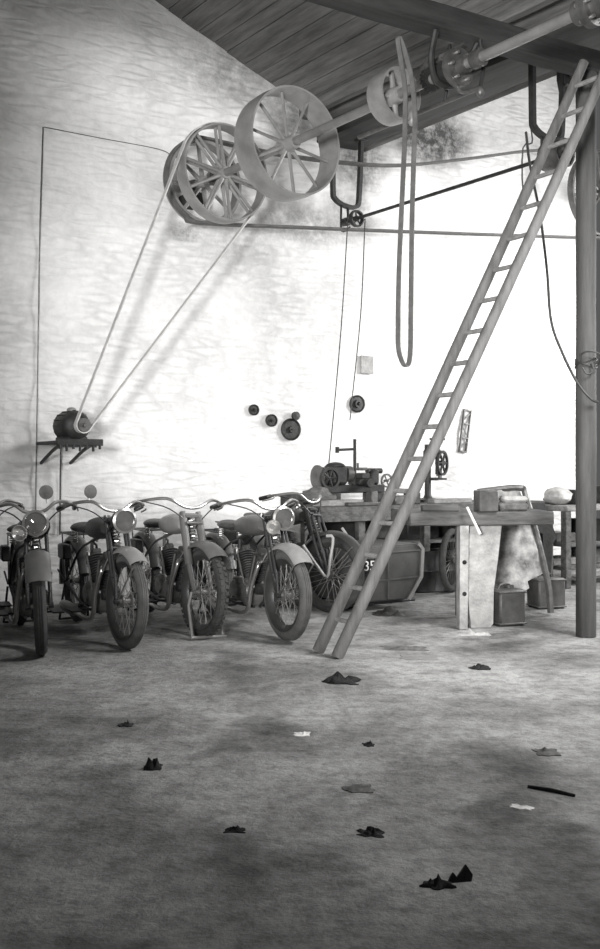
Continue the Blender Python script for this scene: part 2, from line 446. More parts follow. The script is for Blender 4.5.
# flange coupling near the tie beam
c = shpt(458)
MB().lathe([(.036, -.09), (.06, -.09), (.06, -.025), (.13, -.025), (.13, .03), (.06, .03), (.06, .09), (.036, .09)], c, SD, 32, True).build('coupling', iron2, ls)
b = MB(); Mf = frame(SD)
for k in range(6):
    d = Mf @ V((math.cos(k*PI/3), math.sin(k*PI/3), 0)); b.cyl(c+d*.095-SD*.05, c+d*.095+SD*.055, .012, 8)
b.build('coupling_bolts', steel, ls)
c = shpt(592)
MB().lathe([(.036, -.11), (.075, -.11), (.075, -.03), (.12, -.03), (.12, .03), (.075, .03), (.075, .11), (.036, .11)], c, SD, 32, True).build('coupling', iron2, ls)
b = MB()
for k in range(6):
    d = Mf @ V((math.cos(k*PI/3), math.sin(k*PI/3), 0)); b.cyl(c+d*.095-SD*.05, c+d*.095+SD*.055, .012, 8)
b.build('coupling_bolts', steel, ls)

def pulley(name, label, c, ax, R, w, nsp, m, inner=None, double=False, hubr=.065, shaftr=.036, spr=.016, rimt=.016, cat='pulley'):
    ax = V(ax).normalized(); t = thing(name, label, cat, c)
    MB().lathe([(R, -w/2), (R+.006, 0), (R, w/2), (R-rimt, w/2), (R-rimt-.006, 0), (R-rimt, -w/2)], c, ax, 64, True).build('rim', m, t, ang=30)
    hw = w*.42
    MB().lathe([(shaftr, -hw), (hubr*.85, -hw), (hubr, -hw*.5), (hubr, hw*.5), (hubr*.85, hw), (shaftr, hw)], c, ax, 24, True).build('hub', m, t)
    M = frame(ax, UP if abs(ax.z) < .9 else None)
    b = MB()
    for k in range(nsp):
        a = 2*PI*k/nsp+.15; d = M @ V((math.cos(a), math.sin(a), 0))
        offs = (-w*.22, w*.22) if double else (0,)
        for o in offs:
            b.tube([V(c)+d*hubr*.8+ax*o, V(c)+d*R*.5+ax*o, V(c)+d*(R-rimt)+ax*o], [spr*1.15, spr*.85, spr*.9], 8)
    o = b.build('spokes', m, t); return t
P1c = shpt(288); P2c = shpt(223); P3c = shpt(205); P4c = shpt(394)
pulley('belt_pulley', 'largest front spoked belt pulley on the overhead shaft, wide pale rim', P1c, SD, .46, .27, 10, pulley_paint)
pulley('belt_pulley', 'spoked pulley behind the big front one, with the motor belts round it', P2c, SD, .455, .16, 10, pulley_paint, double=True, spr=.017)
pulley('belt_pulley', 'smaller pulley at the wall end of the overhead shaft', P3c-SD*.04, SD, .405, .13, 8, pulley_paint, spr=.022, rimt=.03)
t = pulley('belt_pulley', 'small drum pulley on the overhead shaft beside the hanging belt', P4c, SD, .195, .17, 4, pulley_paint, spr=.022)
# wall bearing for the far end
b = MB(); c = shaft_wall+SD*.14
b.box(c-UP*.12-SD*.02, (.16, .26, .12), frame(UP, WU).to_3x3() if False else Matrix((WU, -WN, UP)).transposed(), .01)
t = thing('wall_bearing', 'dark iron wall bearing at the far end of the overhead shaft', 'bearing', c)
b.build('bracket', iron, t)
MB().lathe([(.037, -.06), (.07, -.06), (.075, 0), (.07, .06), (.037, .06)], c, SD, 20, True).build('bearing_shell', iron, t)

# bearing hanger under tie beam
c = shpt(445); 
t = thing('shaft_hanger', 'iron hanger with gears under the tie beam carrying the overhead shaft', 'shaft hanger', (c.x, c.y, TB))
b = MB()
for s_ in (-1, 1):
    b.tube([V((c.x, c.y, TB+.0))+SP*s_*.2+SD*.12, c+SP*s_*.16+UP*.06+SD*.03, c+SP*s_*.09-UP*.06, c-UP*.09], .022, 8, sm=4)
b.build('yoke', iron, t)
MB().lathe([(.037, -.08), (.065, -.08), (.075, -.03), (.075, .03), (.065, .08), (.037, .08)], c, SD, 20, True).build('bearing_shell', iron, t)
def gear(b, c, ax, R, w, nt_, hole=.02):
    prof = []
    M = frame(ax); n = nt_*4
    A = []; B_ = []
    for i in range(n):
        r = R if (i % 4) in (0, 1) else R*.88
        a = 2*PI*i/n; d = M @ V((math.cos(a)*r, math.sin(a)*r, 0)); A.append(b.b.verts.new(V(c)+d-V(ax)*w/2)); B_.append(b.b.verts.new(V(c)+d+V(ax)*w/2))
    b.b.faces.new(A[::-1]); b.b.faces.new(B_)
    for i in range(n): b.b.faces.new((A[i], A[(i+1) % n], B_[(i+1) % n], B_[i]))
    return b
gc = shpt(430)
gear(MB(), gc, SD, .085, .04, 16).build('gear', iron, t)
gear(MB(), gc+UP*.12+SD*.0, SD, .05, .04, 10).build('gear', iron2, t)
b = MB(); b.cyl(gc+UP*.12-SD*.1, gc+UP*.12+SD*.12, .012, 8); b.beam(gc+UP*.13+SD*.1, c+UP*.14+SD*.2, .03, .02); b.build('pivot', iron2, t)
# belt shifter: bar under the shaft with fork and weight
s1, s2 = shpt(400)-UP*.14+SP*.12, shpt(468)-UP*.14+SP*.12
t = thing('belt_shifter', 'striker bar with lever arms hanging beside the overhead coupling', 'belt shifter', s2)
MB().cyl(shpt(345)-UP*.12+SP*.14, s2, .017, 10).build('bar', iron2, t)
MB().tube([s2, s2+UP*.12+SP*.03, s2+V((0, 0, .33))], .014, 8).build('hanger_arm', iron, t); MB().tube([s2-SD*.35, s2-SD*.3+UP*.2, s2-SD*.3+UP*.4], .014, 8).build('hanger_arm', iron, t)
b = MB(); b.tube([s2-SD*.1, s2-SD*.1-UP*.02-SP*.1, s2-SD*.1-SP*.14+UP*.06], .012, 8, sm=3); b.blob(s2-UP*.03, (.06, .06, .08), sub=2, amp=.05); b.build('fork', iron2, t)
MB().blob(s1-UP*.02, (.07, .07, .12), sub=2, amp=.08).build('weight', greyp, t)

# ------------------------------------------------------------------ second (lower) shaft in hangers under eave
A2, B2 = onp(352, 220, 6.6), onp(545, 159, 6.6)
def s2pt(px):
    k = ((px-300)/F*A2.y-A2.x)/(SD.x-(px-300)/F*SD.y); return A2+SD*k
cs = thing('countershaft', 'thin dark countershaft slung below the eave beam', 'line shaft', s2pt(540))
MB().cyl(s2pt(342), s2pt(572), .017, 12).build('shaft', iron, cs)
pulley('belt_pulley', 'tiny spoked wheel at the wall end of the thin countershaft', s2pt(356.5), SD, .085, .05, 5, iron, hubr=.03, shaftr=.02, spr=.009, rimt=.014)
t = pulley('belt_pulley', 'dark grooved drum on the thin countershaft behind the ladder', s2pt(556), SD, .12, .2, 4, iron2, hubr=.05, shaftr=.02, spr=.015)
def uhanger(px, label, big=False):
    c = s2pt(px); zt = ZE; t = thing('shaft_hanger', label, 'shaft hanger', (c.x, c.y, zt))
    c = V((c.x, c.y, c.z)); h = zt-c.z
    W = .17; b = MB(); q = SP*.0
    pts = [c-WU*W+UP*h, c-WU*(W*.97)+UP*.34, c-WU*(W*.85)+UP*.23, c-WU*.02+UP*.17, c+WU*(W*.8)+UP*.18, c+WU*(W*1.0)+UP*.34, c+WU*W*1.15+UP*h]
    b.band([pts[0], pts[1], pts[2], pts[3], pts[4], pts[5], pts[6]], SD, .05, .04, sm=4); b.build('yoke', iron, t)
    b = MB()
    b.tube([c-WU*.06+UP*.19, c-WU*.06-UP*.08, c-UP*.09, c+WU*.05-UP*.05], .012, 8, sm=4); b.tube([c+WU*.02+UP*.18, c+WU*.03], .014, 8)
    b.build('stirrup', iron, t)
    MB().lathe([(.02, -.05), (.042, -.05), (.045, 0), (.042, .05), (.02, .05)], c, SD, 16, True).build('bearing_shell', iron, t)
    b = MB(); 
    for s_ in (-1, 1.15): b.box(c+WU*W*s_+UP*(h-.012), (.1, .1, .024), Matrix((WU, -WN, UP)).transposed(), .004)
    b.build('foot_plate', iron, t)
    if big:
        b = MB(); o = c+WU*W*1.15+UP*(h-.02)
        b.prism([(-.05, 0), (.10, 0), (.10, -.12), (.04, -.30), (-.02, -.34), (-.06, -.2)], o, WU, UP, .05).build('gusset', iron, t)
        b = MB()
        for dx, dz in ((.06, -.07), (.05, -.16), (0, -.25)): b.cyl(o+WU*dx+UP*dz-WN*.03, o+WU*dx+UP*dz+WN*.045, .012, 8)
        b.build('bolts', steel, t)
    return t
uhanger(346, 'dark U-shaped iron hanger next to the wall above the tiny wheel')
uhanger(547, 'dark U-shaped iron hanger beside the top of the ladder', True)

# ------------------------------------------------------------------ right-hand wheel and long belt
OFF = .42
RW = wl(601, 194, OFF)
t = pulley('belt_pulley', 'far thin-rimmed wheel partly hidden behind the timber post', RW, WN, .54, .09, 8, iron2, hubr=.07, spr=.018, rimt=.03)
b = MB(); b.cyl(RW-WN*(OFF-.0), RW+WN*.12, .034, 12); b.build('axle', iron, t)
L3 = V(P3c-SD*.04)
# belt around P3 and right wheel
Ln = WN
def onoff(p): return p+WN*((-OFF+WD)*-1-p.dot(WN))
cl = onoff(L3); cr = RW
path = []
for k in range(9):
    a = math.radians(100+k*20); path.append(cl+(WU*math.cos(a)+UP*math.sin(a))*.418)
for px, py in ((300, 227.5), (400, 231.5), (500, 235)): path.append(wl(px, py, OFF))
for k in range(9):
    a = math.radians(-75+k*19); path.append(cr+(WU*math.cos(a)+UP*math.sin(a))*.552)
for px, py in ((540, 150), (470, 158.5), (400, 165.5), (340, 162.5), (270, 153)): path.append(wl(px, py, OFF))
tag(MB().band(path, WN, .09, .02, True, sm=3).build('drive_belt', leather, loc=cl), 'long dark belt stretched across the wall to the far wheel', 'drive belt')

# ------------------------------------------------------------------ motor on its bracket
mo_off = (WD + P2c.dot(WN))
plat = wl(68, 443, .36)
mot = thing('wall_bracket', 'toothed iron shelf bracket fixed low on the left of the wall', 'bracket', wl(68, 443, 0))
Mw = Matrix((WU, -WN, UP)).transposed()
pz = plat.z
b = MB(); cpl = V((plat.x, plat.y, pz))
b.box(cpl, (.40, .66, .03), Mw, .006); b.box(cpl+WN*.33, (.42, .03, .06), Mw, .006); b.box(cpl+WN*.33+WU*.0-UP*.03, (.3, .02, .03), Mw)
b.build('shelf_plate', iron, mot)
for s_ in (-.14, .14):
    MB().tube([cpl+WU*s_+WN*.28-UP*.01, cpl+WU*s_+WN*.0-UP*.07, cpl+WU*s_-WN*.355-UP*.18], .016, 8, sm=3).build('strut', iron, mot)
b = MB()
for k in range(7):
    b.cyl(cpl+WU*(-.18+.06*k)+WN*.335-UP*.01, cpl+WU*(-.18+.06*k)+WN*.335-UP*(.06+.02*(k % 2)), .012, 8)
b.build('bolts', iron, mot)
mc = P2c+WN*0; 
motor_c = V((cpl.x, cpl.y, pz+.15))+WN*.1
mt = thing('electric_motor', 'round-bodied electric motor sitting on the wall bracket', 'motor', V((cpl.x, cpl.y, pz+.016))+WN*.1)
ax = SD
b = MB(); b.lathe([(0, -.17), (.06, -.165), (.11, -.14), (.135, -.1), (.135, .1), (.11, .14), (.06, .165), (0, .17)], motor_c, ax, 32)
for k in range(16):
    a = 2*PI*k/16; d = Mf @ V((math.cos(a), math.sin(a), 0)); b.beam(motor_c+d*.136-ax*.09, motor_c+d*.136+ax*.09, .01, .012, up=d)
b.build('motor_body', iron, mt)
b = MB(); b.box(motor_c-UP*.118, (.22, .24, .035), Mw, .006); b.build('motor_foot', iron, mt)
mp = motor_c+ax*.24
b = MB(); b.lathe([(0, -.12), (.015, -.12), (.015, -.03), (.058, -.03), (.062, 0), (.058, .05), (.02, .05), (.018, .07), (0, .07)], mp, ax, 24); b.build('motor_pulley', iron2, mt)
b = MB(); b.tube([motor_c+UP*.13, motor_c+UP*.16], .02, 10); b.blob(motor_c+UP*.145, (.09, .07, .05), sub=2, amp=.02); b.build('terminal_cap', greyp, mt)
tag(MB().tube([cpl-UP*.02+WU*.03-WN*.3, cpl-UP*.3+WU*.03-WN*.32, cpl-UP*.85+WU*.03-WN*.33], .008, 6).build('wall_cable', wire_m, loc=cpl-WN*.33), 'short dark cable running down the wall below the motor bracket', 'cable')
# belt from motor pulley to second pulley: tangents in the pulley plane
def openbelt(c1, r1, c2, r2, ax1, w, th, name, m, label):
    ax_ = V(ax1).normalized(); d = (c2-c1); d -= ax_*d.dot(ax_)*0; L_ = d.length; e = d.normalized(); s_ = e.cross(ax_).normalized()
    pts = []
    for k in range(13):
        a = PI/2+PI*k/12; pts.append(c1+(e*math.cos(a)+s_*math.sin(a))*r1)
    for k in range(25):
        a = -PI/2+PI*k/24; pts.append(c2+(e*math.cos(a)+s_*math.sin(a))*r2)
    o = MB().band(pts, ax_, w, th, True).build(name, m, loc=c1); return tag(o, label, 'drive belt')
openbelt(mp+ax*.01, .068, P2c, .47, SD, .06, .01, 'drive_belt', palebelt, 'pale belt slanting from the wall motor up to the spoked pulley')

# ------------------------------------------------------------------ hanging belt loop
hy = 6.62
pts = [at(x, y, hy) for x, y in ((398, 38), (401, 60), (405, 90), (405, 130), (402, 200), (399, 270), (398, 330), (399, 352), (405, 366), (410, 356), (411, 300), (412, 220), (414, 150), (415, 118), (412, 80), (403, 45))]
bl = tag(MB().band(pts, V((.75, -.66, 0)), .034, .01, True, sm=4).build('hanging_belt', leather, loc=pts[0]), 'slack grey belt loop dangling from the tie beam', 'drive belt')
# thin rope belts to lathe
def cord(name, pxs, r, m, label, cat, closed=False, sm=6):
    o = MB().tube(pxs, r, 6, closed, sm=sm).build(name, m, loc=pxs[0]); return tag(o, label, cat)
c = s2pt(356.5)
lz = at(343, 480, 9.9)
cord('rope_belt', [c+V((-.09, 0, 0)), at(341, 330, 10.4), at(329, 462, 10.05), at(327, 476, 10.0)], .006, wire_m, 'thin cord dropping to the lathe, left of the perforated disc', 'cord', sm=4)
cord('rope_belt', [c+V((.09, 0, .0)), at(361, 310, 10.4), at(352, 400, 10.3), at(350, 420, 10.3)], .006, wire_m, 'thin cord hanging above the ring-shaped wall disc', 'cord', sm=4)
# wires
cord('wall_cable', [wl(44, 127, .012), wl(100, 138, .012), wl(158, 149, .012), wl(172, 156, .3)], .004, iron2, 'thin cable running across the top left of the wall', 'cable', sm=4)
cord('wall_conduit', [wl(43, 127, .018), wl(40, 220, .018), wl(38, 350, .018), wl(36, 480, .018), wl(36, 530, .018)], .006, iron2, 'thin vertical conduit pipe on the far left of the wall', 'pipe', sm=2)
z_ = s2pt(545)
cord('hanging_cable', [at(526, 132, 8.1), at(530, 165, 8.05), at(540, 215, 8.0), at(547, 270, 7.9), at(551, 320, 7.8), at(562, 352, 7.7), at(577, 382, 7.53), at(590, 398, 7.48), at(598, 402, 7.5)], .011, wire_m, 'dark cable sagging from the right hanger to the post', 'cable')
cord('hook_wire', [at(531, 128, 8.74), at(532, 143, 8.7), at(523, 148, 8.7), at(523, 190, 8.7), at(530, 196, 8.7)], .007, wire_m, 'thin hooked wire dangling left of the top of the ladder', 'wire', sm=3)

# ------------------------------------------------------------------ things fixed to the wall
def wdisc(px, py, R, th, m, label, name='wall_disc', cat='disc', hole=0, boss=0.3, R2=None):
    c = wl(px, py, .0); t = thing(name, label, cat, c)
    pr = [(hole*R, .0), (R*.96, .0), (R, .01), (R, th), (R*.92, th+.006), (R*.8, th-.006), (R*boss+hole*R, th-.004), (R*boss*.9+hole*R, th+.02), (hole*R, th+.02)]
    MB().lathe(pr, c, WN, 32, True if hole else False).build('disc_body', m, t); 
    b = MB(); b.cyl(c-WN*.01, c+WN*(th+.035), .008 if not hole else .01, 8); b.build('peg', iron, t); return t
wdisc(253, 410, .058, .03, iron, 'small dark round disc, upper left of the wall discs')
wdisc(270.5, 420.5, .066, .035, iron, 'small dark disc between the smallest and largest wall discs')
t = wdisc(290, 429.5, .118, .03, iron, 'largest dark wall disc with a smaller knob on top')
MB().lathe([(0, .03), (.045, .03), (.045, .06), (0, .065)], wl(293.5, 416, 0), WN, 24).build('upper_boss', iron, t)
wdisc(356, 404, .097, .035, iron, 'dark ring-shaped disc on the wall above the lathe', hole=.22, boss=.25)
c = wl(366, 365, .0); t = tag(MB().box(c+WN*.012, (.17, .03, .2), Mw, .006).build('wall_plate', white_p, loc=c), 'faint whitewashed square plate on the wall above the ring disc', 'plate')
# openwork frame
fc = wl(464, 431, 0); Rt_ = Mw @ Matrix.Rotation(math.radians(9), 3, 'Y')
t = thing('slotted_rack', 'narrow openwork rack with three cells hung on the wall', 'rack', fc)
b = MB()
for s_ in (-1, 1): b.box(fc+WN*.02+Rt_ @ V((s_*.05, 0, 0)), (.018, .03, .52), Rt_, .003)
for z in (-.25, -.085, .085, .25): b.box(fc+WN*.02+Rt_ @ V((0, 0, z)), (.1, .03, .02), Rt_, .003)
b.build('rack_frame', iron2, t)
b = MB()
for z, s_ in ((-.17, 1), (0, -1), (.17, 1)): b.beam(fc+WN*.02+Rt_ @ V((-.045, 0, z-s_*.05)), fc+WN*.02+Rt_ @ V((.045, 0, z+s_*.05)), .014, .012, up=WN)
b.build('cross_bars', iron2, t)

# ================================================================== MOTORCYCLES
def wheel(par, name, x, R, tr, rub, rimm, knobby=False, M=None, nsp=32, hubR=.045):
    def fin(b, n, m, p):
        if M is not None: b.xf(M)
        return b.build(n, m, p)
    rc = R-tr; o = V((x, 0, R)); Y = V((0, 1, 0))
    prof = [(rc+tr*math.cos(a)*1.0, tr*.92*math.sin(a)) for a in [2*PI*i/12 for i in range(12)]]
    b = LB(); b.lathe(prof, o, Y, 48, True)
    nb = 44
    if knobby:
        for i in range(nb):
            a = 2*PI*i/nb
            for dy in (-.02, .02):
                aa = a+(PI/nb if dy > 0 else 0); d = V((math.cos(aa), 0, math.sin(aa)))
                b.box(o+d*(R-.002)+V((0, dy, 0)), (.012, .024, .028), Matrix((d, Y, d.cross(Y))).transposed())
    else:
        for dy in (-.014, 0, .014):
            b.lathe([(R-.004, dy-.004), (R+.003, dy-.003), (R+.003, dy+.003), (R-.004, dy+.004)], o, Y, 48, True)
    w = fin(b, name, rub, par)
    fin(LB().lathe([(rc-tr*.75, -tr*.75), (rc-tr*.3, -tr*.95), (rc-tr*.3, -tr*.8), (rc-tr*.95, -tr*.5), (rc-tr*1.1, 0), (rc-tr*.95, tr*.5), (rc-tr*.3, tr*.8), (rc-tr*.3, tr*.95), (rc-tr*.75, tr*.75), (rc-tr*1.3, 0)], o, Y, 48, True), 'rim', rimm, w)
    b = LB()
    for i in range(nsp):
        s_ = 1 if i % 2 else -1; a = 2*PI*i/nsp; a2 = a+(.9 if (i//2) % 2 else -.9)
        b.tube([o+V((math.cos(a2)*hubR*.8, s_*.035, math.sin(a2)*hubR*.8)), o+V((math.cos(a)*(rc-tr*1.0), s_*.006, math.sin(a)*(rc-tr*1.0)))], .0027, 4)
    fin(b, 'spokes', steel, w)
    fin(LB().lathe([(.0, -.06), (.015, -.06), (.02, -.042), (hubR, -.04), (hubR, -.03), (.026, -.02), (.026, .02), (hubR, .03), (hubR, .04), (.02, .042), (.015, .06), (0, .06)], o, Y, 20), 'hub', alu, w)
    return w
def mudguard(b, x, z, R, a0, a1, w, drop=.025, n=18):
    rings = []
    sec = [(-w, -drop), (-w*.9, -.008), (-w*.5, .012), (0, .018), (w*.5, .012), (w*.9, -.008), (w, -drop)]
    for i in range(n+1):
        a = a0+(a1-a0)*i/n; d = V((math.cos(a), 0, math.sin(a))); k = 1.0
        out = [V((x, 0, z))+d*(R+h)+V((0, y*k, 0)) for y, h in sec]
        inn = [V((x, 0, z))+d*(R+h-.005)+V((0, y*k*.97, 0)) for y, h in reversed(sec)]
        rings.append(out+inn)
    b._rings(rings, False); return b
def motorcycle(loc, head, label, steer=0, lean=0, tank=darkp, guard=black, rub=rubber, lamp=True, mirror=0, knobby=False, hbw=.34, guard_w=.07, girder=1, R=.335, twin=True, stand=False, horn=False, silencer=greyp, tr=.04, plate=None, WB=1.40, guard_a=(32, 150), frame_m=black2):
    a = math.radians(head); Rz = Matrix.Rotation(a-PI/2, 3, 'Z') @ Matrix.Rotation(math.radians(lean), 3, 'X')
    t = thing('motorcycle', label, 'motorcycle', loc, Rz, 'motorcycles parked along the wall')
    ax = V((-.42, 0, .9)).normalized(); hp = V((-.27, 0, .85))
    M = Matrix.Translation(hp) @ Matrix.Rotation(math.radians(steer), 4, ax) @ Matrix.Translation(-hp)
    def fb(b, n, m, p=t): b.xf(M); return b.build(n, m, p)
    z = R; Yv = V((0, 1, 0))
    wheel(t, 'front_wheel', 0, R, tr, rub, darkp, knobby, M)
    wheel(t, 'rear_wheel', -WB, R, tr, rub, darkp, knobby)
    # fork
    b = LB()
    for s_ in (-1, 1):
        y = .075*s_
        if girder:
            b.tube([(0, y, z), (-.04, y, z+.16), (-.20, y*.95, .84)], .012, 8, sm=4)
            b.tube([(0.0, y, z), (-.10, y, z+.16), (-.27, y*.9, .90)], .014, 8, sm=4)
            b.tube([(-.05, y, z+.16), (-.11, y, z+.16)], .008, 6)
            b.tube([(-.13, y, z+.36), (-.20, y, z+.34)], .008, 6)
        else:
            b.tube([(0, y, z), (-.12, y, z+.22), (-.28, y*.9, .93)], [.018, .022, .022], 10)
            b.tube([(-.11, y, z+.2), (-.27, y*.9, .9)], .032, 10)
        b.cyl((0, y*.8, z), (0, y*1.25, z), .02, 10)
    for q in ((-.20, .85), (-.27, .91), (-.17, .70)):
        b.tube([(q[0], -.07, q[1]), (q[0], .07, q[1])], .012, 8)
    b.box((-.28, 0, .90), (.10, .12, .025), None, .005)
    fk = fb(b, 'fork', frame_m)
    b = LB(); 
    coil = [(-.165-.105*k/60+.024*math.cos(k*.85), .024*math.sin(k*.85), .68+.19*k/60) for k in range(61)]
    b.tube(coil, .006, 5); fb(b, 'fork_spring', nickel, fk)
    fb(mudguard(LB(), 0, z, R+.035, math.radians(guard_a[0]), math.radians(guard_a[1]), guard_w), 'front_mudguard', guard)
    b = LB()
    for s_ in (-1, 1):
        for aa in (45, 120):
            r_ = math.radians(aa); b.tube([(0, .07*s_, z), (math.cos(r_)*(R+.02), guard_w*s_, z+math.sin(r_)*(R+.02))], .005, 6)
    fb(b, 'mudguard_stay', nickel)
    # handlebar
    hb = [(-.58, -hbw, .97), (-.44, -hbw*.98, 1.0), (-.30, -hbw*.55, 1.03), (-.26, -.06, .97), (-.26, .06, .97), (-.30, hbw*.55, 1.03), (-.44, hbw*.98, 1.0), (-.58, hbw, .97)]
    h = fb(LB().tube(hb, .0125, 8, sm=6), 'handlebar', nickel)
    for s_ in (-1, 1):
        fb(LB().tube([(-.60, hbw*s_*1.0, .965), (-.53, hbw*s_, .98), (-.48, hbw*s_*.99, .992)], .019, 10), 'grip', black, h)
        fb(LB().tube([(-.44, hbw*s_*.98, 1.0), (-.44, hbw*s_*.98+.02*s_, .97), (-.55, hbw*s_*1.08, .945)], .006, 6, sm=3), 'lever', nickel, h)
        fb(LB().tube([(-.42, hbw*s_*.95, 1.0), (-.28, hbw*s_*.5, .95), (-.22, .03*s_, .82), (-.3, .03*s_, .7)], .005, 6, sm=4), 'control_cable', black, h)
    if lamp:
        c = V((-.10, 0, .90))
        L_ = fb(LB().lathe([(0, -.10), (.035, -.095), (.07, -.06), (.085, -.01), (.085, .025), (.078, .03)], c, (1, 0, 0), 28), 'headlamp', black2)
        fb(LB().lathe([(.072, .022), (.09, .02), (.092, .035), (.076, .042)], c, (1, 0, 0), 28, True), 'lamp_rim', nickel, L_)
        fb(LB().lathe([(.0, .045), (.04, .042), (.077, .03), (.077, .024), (0, .024)], c, (1, 0, 0), 28), 'lens', glass, L_)
        b = LB()
        for s_ in (-1, 1): b.tube([(-.22, .07*s_, .80), (-.10, .09*s_, .86), (-.10, .088*s_, .90)], .008, 6)
        fb(b, 'lamp_bracket', black, L_)
    if horn:
        c = V((-.06, -.1, .84))
        fb(LB().lathe([(.0, -.1), (.02, -.1), (.02, -.04), (.03, 0), (.055, .04), (.05, .04), (.02, 0), (0, 0)], c, (1, -.3, 0), 20), 'horn', nickel)
    if mirror:
        mm = LB(); c = V((-.36, mirror*hbw*.72, 1.10))
        mm.lathe([(0, -.02), (.03, -.018), (.05, 0), (.052, .01), (0, .012)], c, (1, .2, .1), 24)
        m_ = fb(mm, 'mirror', iron2, h); fb(LB().tube([(-.37, mirror*hbw*.75, 1.02), (-.385, mirror*hbw*.72, 1.09)], .006, 6), 'mirror_stem', nickel, m_)
    # frame
    b = LB(); T = .014
    st = (-WB+.52, 0, .70)
    b.tube([(-.30, 0, .80), (-.6, 0, .76), st], T, 8); b.tube([(-.27, 0, .68), (-.29, 0, .66), (-.40, 0, .24), (-.48, 0, .19)], T, 8)
    b.tube([(-.36, 0, .9), (-.34, 0, .9), (-.255, 0, .66)], .02, 10)
    for s_ in (-1, 1):
        b.tube([(-.48, .05*s_, .19), (-WB+.45, .06*s_, .19), (-WB, .085*s_, z)], .011, 8, sm=3)
        b.tube([st, (-WB+.4, .07*s_, .62), (-WB, .085*s_, z)], .010, 8, sm=3)
        b.tube([(-WB, .095*s_, z), (-WB-.17, .11*s_, .42)], .008, 6)
    b.tube([st, (-WB+.47, 0, .19)], T, 8)
    b.tube([(-WB+.45, -.09, .19), (-WB+.45, .09, .19)], T, 8)
    b.build('frame', frame_m, t)
    # tank
    sec = []
    X0, X1 = -.34, -WB+.52
    n = 12; rings = []
    for i in range(n+1):
        u = i/n; x = X0+(X1-X0)*u; e = math.sin(PI*min(1, max(.0, u*.92+.06)))**.45
        w = (.055+.06*e)*(1-.25*u); hgt = .075*e+.01; zc = .835-.03*u
        rings.append([V((x, math.cos(q)*w*(1 if abs(math.cos(q)) < .9 else 1), zc+math.copysign(abs(math.sin(q))**.6, math.sin(q))*hgt)) for q in [2*PI*j/16 for j in range(16)]])
    tk = LB()._rings(rings, False).build('fuel_tank', tank, t, ang=60)
    LB().cyl((-.45, 0, .895), (-.45, 0, .925), .026, 14, .004).build('filler_cap', nickel, tk)
    # saddle
    b = LB(); g_ = bmesh.ops.create_icosphere(b.b, subdivisions=3, radius=1)
    for v in g_['verts']:
        q = v.co.copy(); wid = .14 if q.x < 0 else .14-.09*q.x
        v.co = V((st[0]-.10+q.x*.19, q.y*wid, .80+q.z*.035+(.03*q.x*q.x if q.x < 0 else .0)))
    sd = b.build('saddle', saddlem, t)
    for s_ in (-1, 1):
        LB().tube([(st[0]-.2+.022*math.cos(k*.9), .085*s_+.022*math.sin(k*.9), .68+.1*k/40) for k in range(41)], .005, 5).build('saddle_spring', nickel, sd)
    # engine
    b = LB(); b.lathe([(0, -.075), (.09, -.075), (.115, -.055), (.118, .04), (.1, .06), (0, .065)], (-.60, 0, .29), Yv, 28); b.lathe([(0, -.10), (.055, -.10), (.06, -.09), (.06, -.07), (0, -.07)], (-.57, 0, .31), Yv, 20)
    b.box((-.76, 0, .27), (.18, .13, .14), None, .02)
    en = b.build('crankcase', alu, t)
    def cylb(dx, dz, name='cylinder'):
        d = V((dx, 0, dz)).normalized(); o = V((-.60, 0, .29))+d*.10; b = LB(); b.cyl(o, o+d*.26, .045, 16)
        for k in range(10):
            r_ = .07 if k < 6 else .078; b.lathe([(.03, 0), (r_, 0), (r_, .005), (.03, .005)], o+d*(.05+k*.02), d, 20, True)
        b.box(o+d*.275, (.09, .07, .04), frame(d, (1, 0, 0)).to_3x3(), .008)
        c_ = b.build(name, finmat, en)
        LB().tube([o+V((.03, -.075, -.02)), o+d*.25+V((.02, -.075, 0))], .008, 6).build('pushrod_tube', nickel, en)
        return o+d*.22
    if twin: e1 = cylb(.5, .9); e2 = cylb(-.5, .9)
    else: e1 = cylb(.12, 1); e2 = e1
    b = LB(); b.cyl(e2+V((-.06, 0, 0)), e2+V((-.13, -.01, 0)), .02, 10); b.cyl(e2+V((-.13, -.02, -.05)), e2+V((-.13, -.02, .05)), .028, 12, .004); b.build('carburettor', nickel, en)
    b = LB(); b.lathe([(0, -.05), (.04, -.05), (.045, 0), (.04, .05), (0, .05)], (-.44, 0, .33), Yv, 16); b.build('magneto', black2, en)
    b = LB(); b.cyl((-.83, -.08, .3), (-.83, .08, .3), .07, 18, .008); b.box((-.83, 0, .36), (.12, .12, .06), None, .01); b.build('gearbox', alu, t)
    b = LB(); b.prism([(-.52, .24), (-.52, .34), (-.58, .37), (-.85, .36), (-.90, .3), (-.86, .23), (-.6, .21)], (0, .10, 0), (1, 0, 0), (0, 0, 1), .04); b.build('chain_case', black2, t)
    b = LB(); b.tube([(-.86, .115, .35), (-WB, .115, z+.04)], .004, 4); b.tube([(-.86, .115, .26), (-WB, .115, z-.04)], .004, 4); b.lathe([(.03, -.003), (.05, -.003), (.05, .003), (.03, .003)], (-WB, .115, z), Yv, 20, True); b.build('chain', iron2, t)
    # exhaust
    e = e1+V((.04, -.03, -.02))
    ex = LB().tube([e, e+V((.07, -.05, -.02)), (-.40, -.11, .36), (-.45, -.12, .18), (-.62, -.13, .14), (-.95, -.13, .15)], .018, 10, sm=5).build('exhaust_pipe', nickel, t)
    LB().tube([(-.92, -.13, .15), (-.98, -.13, .15), (-1.2, -.135, .16), (-1.30, -.135, .165), (-1.36, -.135, .167)], [.02, .042, .045, .035, .012], 12).build('silencer', silencer, ex)
    # footboards, stand, rack, toolbox
    for s_ in (-1, 1): LB().box((-.70, .2*s_, .2), (.25, .09, .012), None, .004).build('footboard', black2, t)
